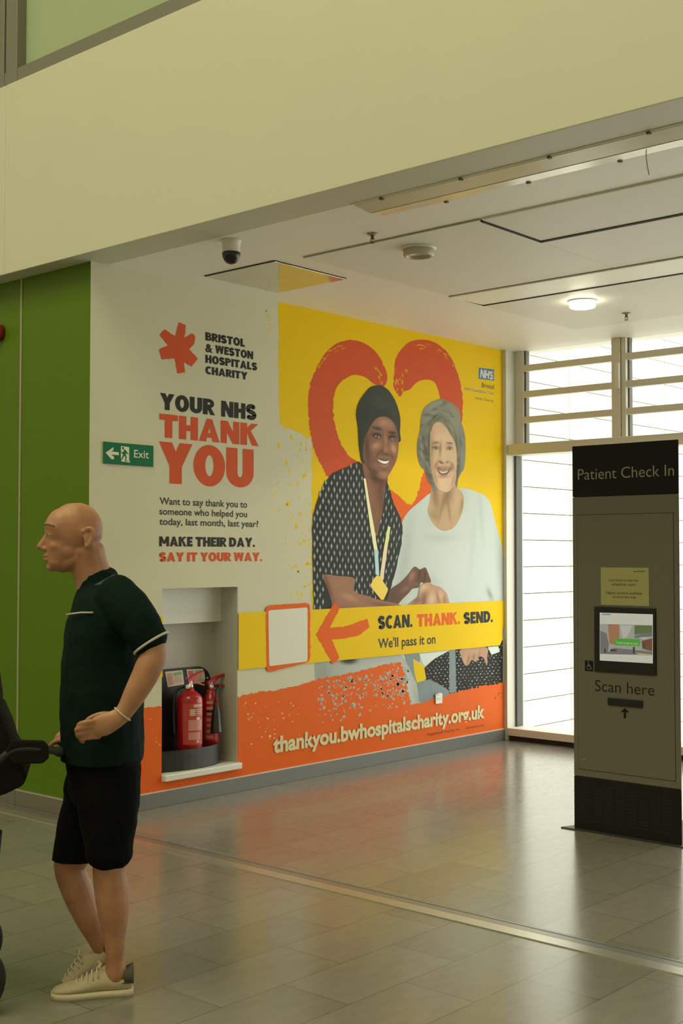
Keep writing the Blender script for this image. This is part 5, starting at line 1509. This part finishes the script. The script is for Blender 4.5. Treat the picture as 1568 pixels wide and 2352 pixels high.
# far arm reaching to the handle
limb(bd, [(250, 1385, .165, 36, .052), (222, 1460, .205, 31, .046), (200, 1540, .215, 27, .040), (180, 1610, .205, 24, .034), (163, 1668, .19, 18, .026), (152, 1690, .185, 19, .020), (138, 1702, .18, 18, .018)])
for k in range(4):
    dz = .150 + .021 * k
    limb(bd, [(146, 1702, dz, 6.5, .0095), (128, 1703, dz, 6.2, .0092), (115, 1714, dz, 5.6, .0085), (118, 1730, dz, 5.2, .0078)], 10, 4)
limb(bd, [(152, 1704, .140, 7, .010), (144, 1720, .132, 6.5, .010), (134, 1732, .132, 5.5, .008)], 10, 4)
# planted far leg (toes to the left) and bent near leg
limb(bd, [(246, 1750, -.085, 50, .080), (256, 1850, -.088, 46, .078), (254, 1960, -.09, 37, .060), (250, 2000, -.09, 35, .056), (257, 2050, -.092, 37, .056), (261, 2100, -.095, 33, .050), (263, 2160, -.095, 23, .036), (264, 2205, -.095, 20, .032), (266, 2240, -.095, 24, .034), (262, 2256, -.095, 18, .028), (205, 2264, -.095, 13, .028), (160, 2275, -.095, 6, .022)])
limb(bd, [(232, 1750, .085, 50, .080), (204, 1860, .088, 48, .076), (168, 1962, .09, 39, .062), (160, 1996, .09, 34, .056), (178, 2046, .09, 35, .056), (200, 2100, .09, 31, .050), (226, 2160, .09, 22, .035), (240, 2194, .09, 19, .031), (238, 2218, .09, 22, .034)])
body = fuse(bd, 'body', M_SKIN, man, 0.0042, 6)
for s in (-1, 1):
    e = MP(117.5, 1227, s * .036)
    ey_ = MB().lathe(e - Vector((0, 0, .011)), [(.001, 0), (.007, .003), (.011, .011), (.007, .019), (.001, .022)], seg=14).build('eye', mat('eye white', (0.5, 0.46, 0.4), 0.25), man, True)
    MB().lathe(e - sd * .0095 - hd * 0.0, [(.0052, 0), (.004, .0016), (.001, .0022)], axis=tuple((-sd + hd * s * .15).normalized()), seg=12).build('iris', mat('dark iris', (0.03, 0.02, 0.015), 0.2), ey_)
    MB().tube([MP(102, 1206, s * .016), MP(104, 1203, s * .032), MP(111, 1203, s * .049), MP(125, 1208, s * .066)], [.0025, .0045, .0045, .002], 8).build('eyebrow', mat('grey brow hair', (0.28, 0.20, 0.14), 0.8), man, True)
# polo shirt
sh = MB()
limb(sh, [(226, 1336, 0, 46, .072), (234, 1372, 0, 66, .150), (242, 1420, 0, 84, .185), (238, 1500, 0, 90, .180), (234, 1600, 0, 92, .182), (236, 1680, 0, 90, .186), (236, 1738, 0, 90, .190), (236, 1760, 0, 88, .190)], 24)
limb(sh, [(262, 1362, -.13, 46, .066), (290, 1396, -.172, 48, .068), (320, 1436, -.203, 45, .064), (338, 1462, -.214, 42, .060), (345, 1473, -.217, 41, .058)])
limb(sh, [(250, 1366, .13, 46, .066), (236, 1410, .180, 46, .066), (216, 1465, .205, 42, .060), (206, 1500, .21, 40, .056)])
hem = MP(236, 1742)
shirt = fuse(sh, 'polo_shirt', mat('dark green jersey', (0.003, 0.012, 0.0085), 0.85, spec=0.12, noise=0.15, scale=30), man, 0.0065, 6, cut=[(hem, (0, 0, -1))], disp=0.016, dscale=0.10)
# shoulder yoke, collar, sleeve and chest trims
M_TRIM = mat('pale shirt trim', (0.50, 0.48, 0.36), 0.7)
M_YOKE = mat('teal green collar', (0.015, 0.085, 0.062), 0.75)
ck = MB()
cpts = [(268, 1322, 0), (258, 1320, -.055), (226, 1338, -.082), (192, 1358, -.060), (176, 1368, 0), (192, 1358, .060), (226, 1338, .082), (258, 1320, .055)]
cp2 = spline(cpts, 4, True)
rr = []
for p in cp2:
    a = MP(p[0], p[1], p[2] * .86); b = MP(p[0] + 6, p[1] + 26, p[2] * 1.28)
    n_ = (a - MP(224, 1340, 0)); n_.z = 0; n_ = n_.normalized() * .007
    rr.append([a, a + n_, b + n_ * 1.3, b])
rr.append(rr[0])
ck.rings(rr, cap=False)
ck.build('collar', M_YOKE, man, True)
MB().tube([MP(p[0] + 5, p[1] + 23, p[2] * 1.36) for p in cp2 + cp2[:1]], .0045, 8).build('collar_trim', M_TRIM, man, True)
def cuff(c, axis, a, b, name, r=.004):
    ax = axis.normalized()
    dd = (hd - ax * hd.dot(ax)).normalized(); u = ax.cross(dd)
    MB().tube([c + u * (a * math.cos(6.28319 * k / 24)) + dd * (b * math.sin(6.28319 * k / 24)) for k in range(25)], r, 8).build(name, M_TRIM, man, True)
cuff(MP(347, 1477, -.217), MP(356, 1494, -.224) - MP(322, 1440, -.205), 41 * PXM, .0565, 'sleeve_trim', .0045)
MB().tube([MP(152, 1412, -.060), MP(163, 1410, -.110), MP(186, 1407, -.150), MP(214, 1407, -.172)], .003, 8).build('chest_stripe', M_TRIM, man, True)
# shorts
so_ = MB()
limb(so_, [(238, 1716, 0, 80, .172), (238, 1770, 0, 80, .178), (236, 1810, 0, 74, .176)], 24)
limb(so_, [(248, 1770, -.086, 72, .100), (250, 1850, -.090, 66, .098), (250, 1930, -.092, 54, .088), (250, 1956, -.092, 52, .086)], 20)
limb(so_, [(230, 1770, .086, 72, .098), (212, 1860, .090, 70, .098), (188, 1940, .092, 62, .090), (180, 1985, .092, 58, .086)], 20)
fuse(so_, 'shorts', mat('black shorts', (0.003, 0.003, 0.003), 0.9, spec=0.12), man, 0.007, 6, cut=[(MP(180, 1972, .09), (0, 0, -1))], disp=0.016, dscale=0.09)
# wrist band
cuff(MP(281, 1640, -.25), MP(268, 1650, -.25) - MP(300, 1612, -.25), 20 * PXM, .0265, 'wristband', .0032)
# shoes
M_SHOE = mat('beige canvas shoe', (0.47, 0.40, 0.27), 0.8, noise=0.08, scale=60)
M_SOLE = mat('pale rubber sole', (0.56, 0.50, 0.34), 0.6)
M_LACE = mat('pale shoe lace', (0.58, 0.50, 0.36), 0.7)
M_HEEL = mat('dark heel tab', (0.085, 0.075, 0.055), 0.7)
def shoe(F, nm):
    """F(a, h, w): a 0 heel..1 toe along the shoe, h height [m], w sideways [m]"""
    LN = .285
    def ringpts(a, h0, h1, w, off=0.0, top=.8, n=16):
        out = []
        for k in range(n):
            t = 6.28319 * k / n
            x = math.cos(t); z = math.sin(t)
            hh = h0 + (h1 - h0) * (.5 + .5 * (abs(z) ** .8) * (1 if z > 0 else -1))
            out.append(F(a, hh, off + w * (abs(x) ** .75) * (1 if x > 0 else -1) * (1 if z < 0 else (1 - (1 - top) * z))))
        return out
    up_ = MB()
    sec = [(.0, .022, .060, .022, .9), (.03, .018, .078, .032, .9), (.12, .018, .082, .036, .85), (.25, .018, .076, .037, .75), (.38, .018, .088, .038, .55), (.50, .018, .078, .041, .55), (.62, .018, .062, .045, .65), (.75, .018, .050, .046, .75), (.87, .018, .042, .042, .8), (.95, .018, .036, .032, .8), (.995, .020, .030, .014, .8)]
    up_.rings([ringpts(a, h0, h1, w, 0, tp) for a, h0, h1, w, tp in sec])
    upper = up_.build('shoe', M_SHOE, man, True)
    upper['label'] = nm
    sl = MB()
    sw = [(-.012, .020), (.03, .034), (.15, .039), (.35, .039), (.55, .044), (.72, .049), (.87, .046), (.96, .034), (1.012, .014)]
    sl.rings([[F(a, h, w * sgn) for h, sgn in ((.0, -1), (.0, 1), (.022, 1.02), (.022, -1.02))] for a, w in sw])
    sl.build('sole', M_SOLE, upper)
    lc = MB()
    for k in range(5):
        a = .43 + k * .062; h = .091 - k * .0085
        lc.tube([F(a, h - .020, -.034), F(a + .012, h + .0005, -.014), F(a + .02, h + .001, .014), F(a, h - .020, .034)], .0032, 6)
    lc.tube(spline([F(.44, .090, .0), F(.41, .106, -.016), F(.45, .098, -.032), F(.50, .060, -.044), F(.52, .040, -.046)], 4), .0026, 6)
    lc.tube(spline([F(.44, .090, .0), F(.39, .110, .012), F(.42, .100, .030)], 4), .0026, 6)
    lc.build('laces', M_LACE, upper, True)
    ht_ = MB()
    ht_.rings([[F(a, h, w) for h, w in ((.045, -.036), (.045, .036), (.095 - a * .12, .030), (.095 - a * .12, -.030))] for a in (-.012, .05, .14)])
    ht_.build('heel_tab', M_HEEL, upper)
p0 = MP(304, 2276, -.09); p1 = MP(119, 2290, -.09)
p0.z = 0.0; p1.z = 0.0
ax_ = (p1 - p0); LN_ = ax_.length; ax_.normalize()
sw_ = Vector((0, 0, 1)).cross(ax_)
shoe(lambda a, h, w: p0 + ax_ * (a * LN_) + Vector((0, 0, 1)) * (h + .0005) + sw_ * w, 'planted beige shoe')
q0_ = MP(276, 2190, .09); q1_ = MP(160, 2262, .09)
bx = (q1_ - q0_).normalized(); bu = (Vector((0, 0, 1)) - bx * bx.z).normalized(); bw = bu.cross(bx)
q0_ = q0_ - bu * .02
shoe(lambda a, h, w: q0_ + bx * (a * .285) + bu * h + bw * w, 'lifted beige shoe')

# ---------------------------------------------------------------- pushchair
pc = empty('pushchair', tuple(MP(-150, 2275, 0.0)[:2]) + (0.0,), 'black pushchair at the left edge, its handle under the man\'s hand', 'pushchair')
M_PF = mat('black pushchair fabric', (0.010, 0.010, 0.008), 0.9, spec=0.15, noise=0.2, scale=40)
M_PT = mat('black pushchair tube', (0.014, 0.014, 0.013), 0.45)
M_TYRE = mat('black rubber tyre', (0.014, 0.014, 0.014), 0.8)
def pprism(pts, z0, z1, name, m, bev=.01, par=pc):
    return MB().prism([MP(x, y, z0) for x, y in pts], hd * (z1 - z0), bev).build(name, m, par)
W_ = .21
pprism([(-6, 1636), (14, 1680), (26, 1720), (46, 1752), (62, 1786), (52, 1806), (14, 1824), (-60, 1850), (-215, 1862), (-240, 1826), (-120, 1796), (-70, 1660), (-30, 1610)], -W_ + .03, W_ - .03, 'seat', M_PF)
pprism([(-10, 1632), (-20, 1560), (-70, 1500), (-150, 1480), (-215, 1510), (-240, 1570), (-215, 1560), (-160, 1530), (-90, 1560), (-60, 1640)], -W_ + .02, W_ - .02, 'hood', M_PF)
pprism([(-10, 1950), (-190, 1975), (-185, 2060), (-20, 2050)], -W_ + .05, W_ - .05, 'basket', M_PF)
for s in (-1, 1):
    mb = MB()
    mb.tube(spline([MP(134, 1726, s * (W_ - .01)), MP(90, 1720, s * W_), MP(30, 1724, s * W_), MP(-20, 1770, s * W_), MP(-90, 1890, s * W_), MP(-200, 2080, s * W_), MP(-270, 2200, s * W_)], 6), .013, 10)
    mb.tube([MP(-100, 1900, s * W_), MP(-80, 2050, s * W_), MP(-72, 2190, s * W_)], .012, 10)
    mb.build('frame_tube', M_PT, pc, True)
mb = MB()
mb.tube([MP(134, 1726, -W_), MP(137, 1728, 0), MP(134, 1726, W_)], .0165, 12)
mb.build('handle_grip', mat('black foam grip', (0.012, 0.012, 0.011), 0.9), pc, True)
for s in (-1, 1):
    pprism([(26, 1700), (100, 1702), (112, 1716), (112, 1742), (98, 1754), (30, 1756), (10, 1730)], s * W_ - .012, s * W_ + .012, 'handle_cover', M_PF, .006)
mb = MB(); mb.tube([MP(-72, 2190, -W_), MP(-72, 2190, W_)], .008, 8); mb.tube([MP(-268, 2200, -W_), MP(-268, 2200, W_)], .008, 8)
mb.build('axle', M_PT, pc)
for px_, R_ in ((-72, .118), (-268, .105)):
    for s in (-1, 1):
        c = MP(px_, 2195, s * (W_ + .012)); c.z = R_ + .001
        wl_ = MB().lathe(c - hd * .018, [(R_ * .55, 0), (R_ * .90, 0), (R_, .008), (R_, .028), (R_ * .90, .036), (R_ * .55, .036)], axis=tuple(hd), seg=32).build('wheel', M_TYRE, pc, True)
        MB().lathe(c - hd * .012, [(R_ * .56, 0), (R_ * .5, .006), (.02, .012), (.02, .024)], axis=tuple(hd), seg=24).build('wheel_hub', mat('grey hub', (0.12, 0.12, 0.11), 0.5), wl_, True)
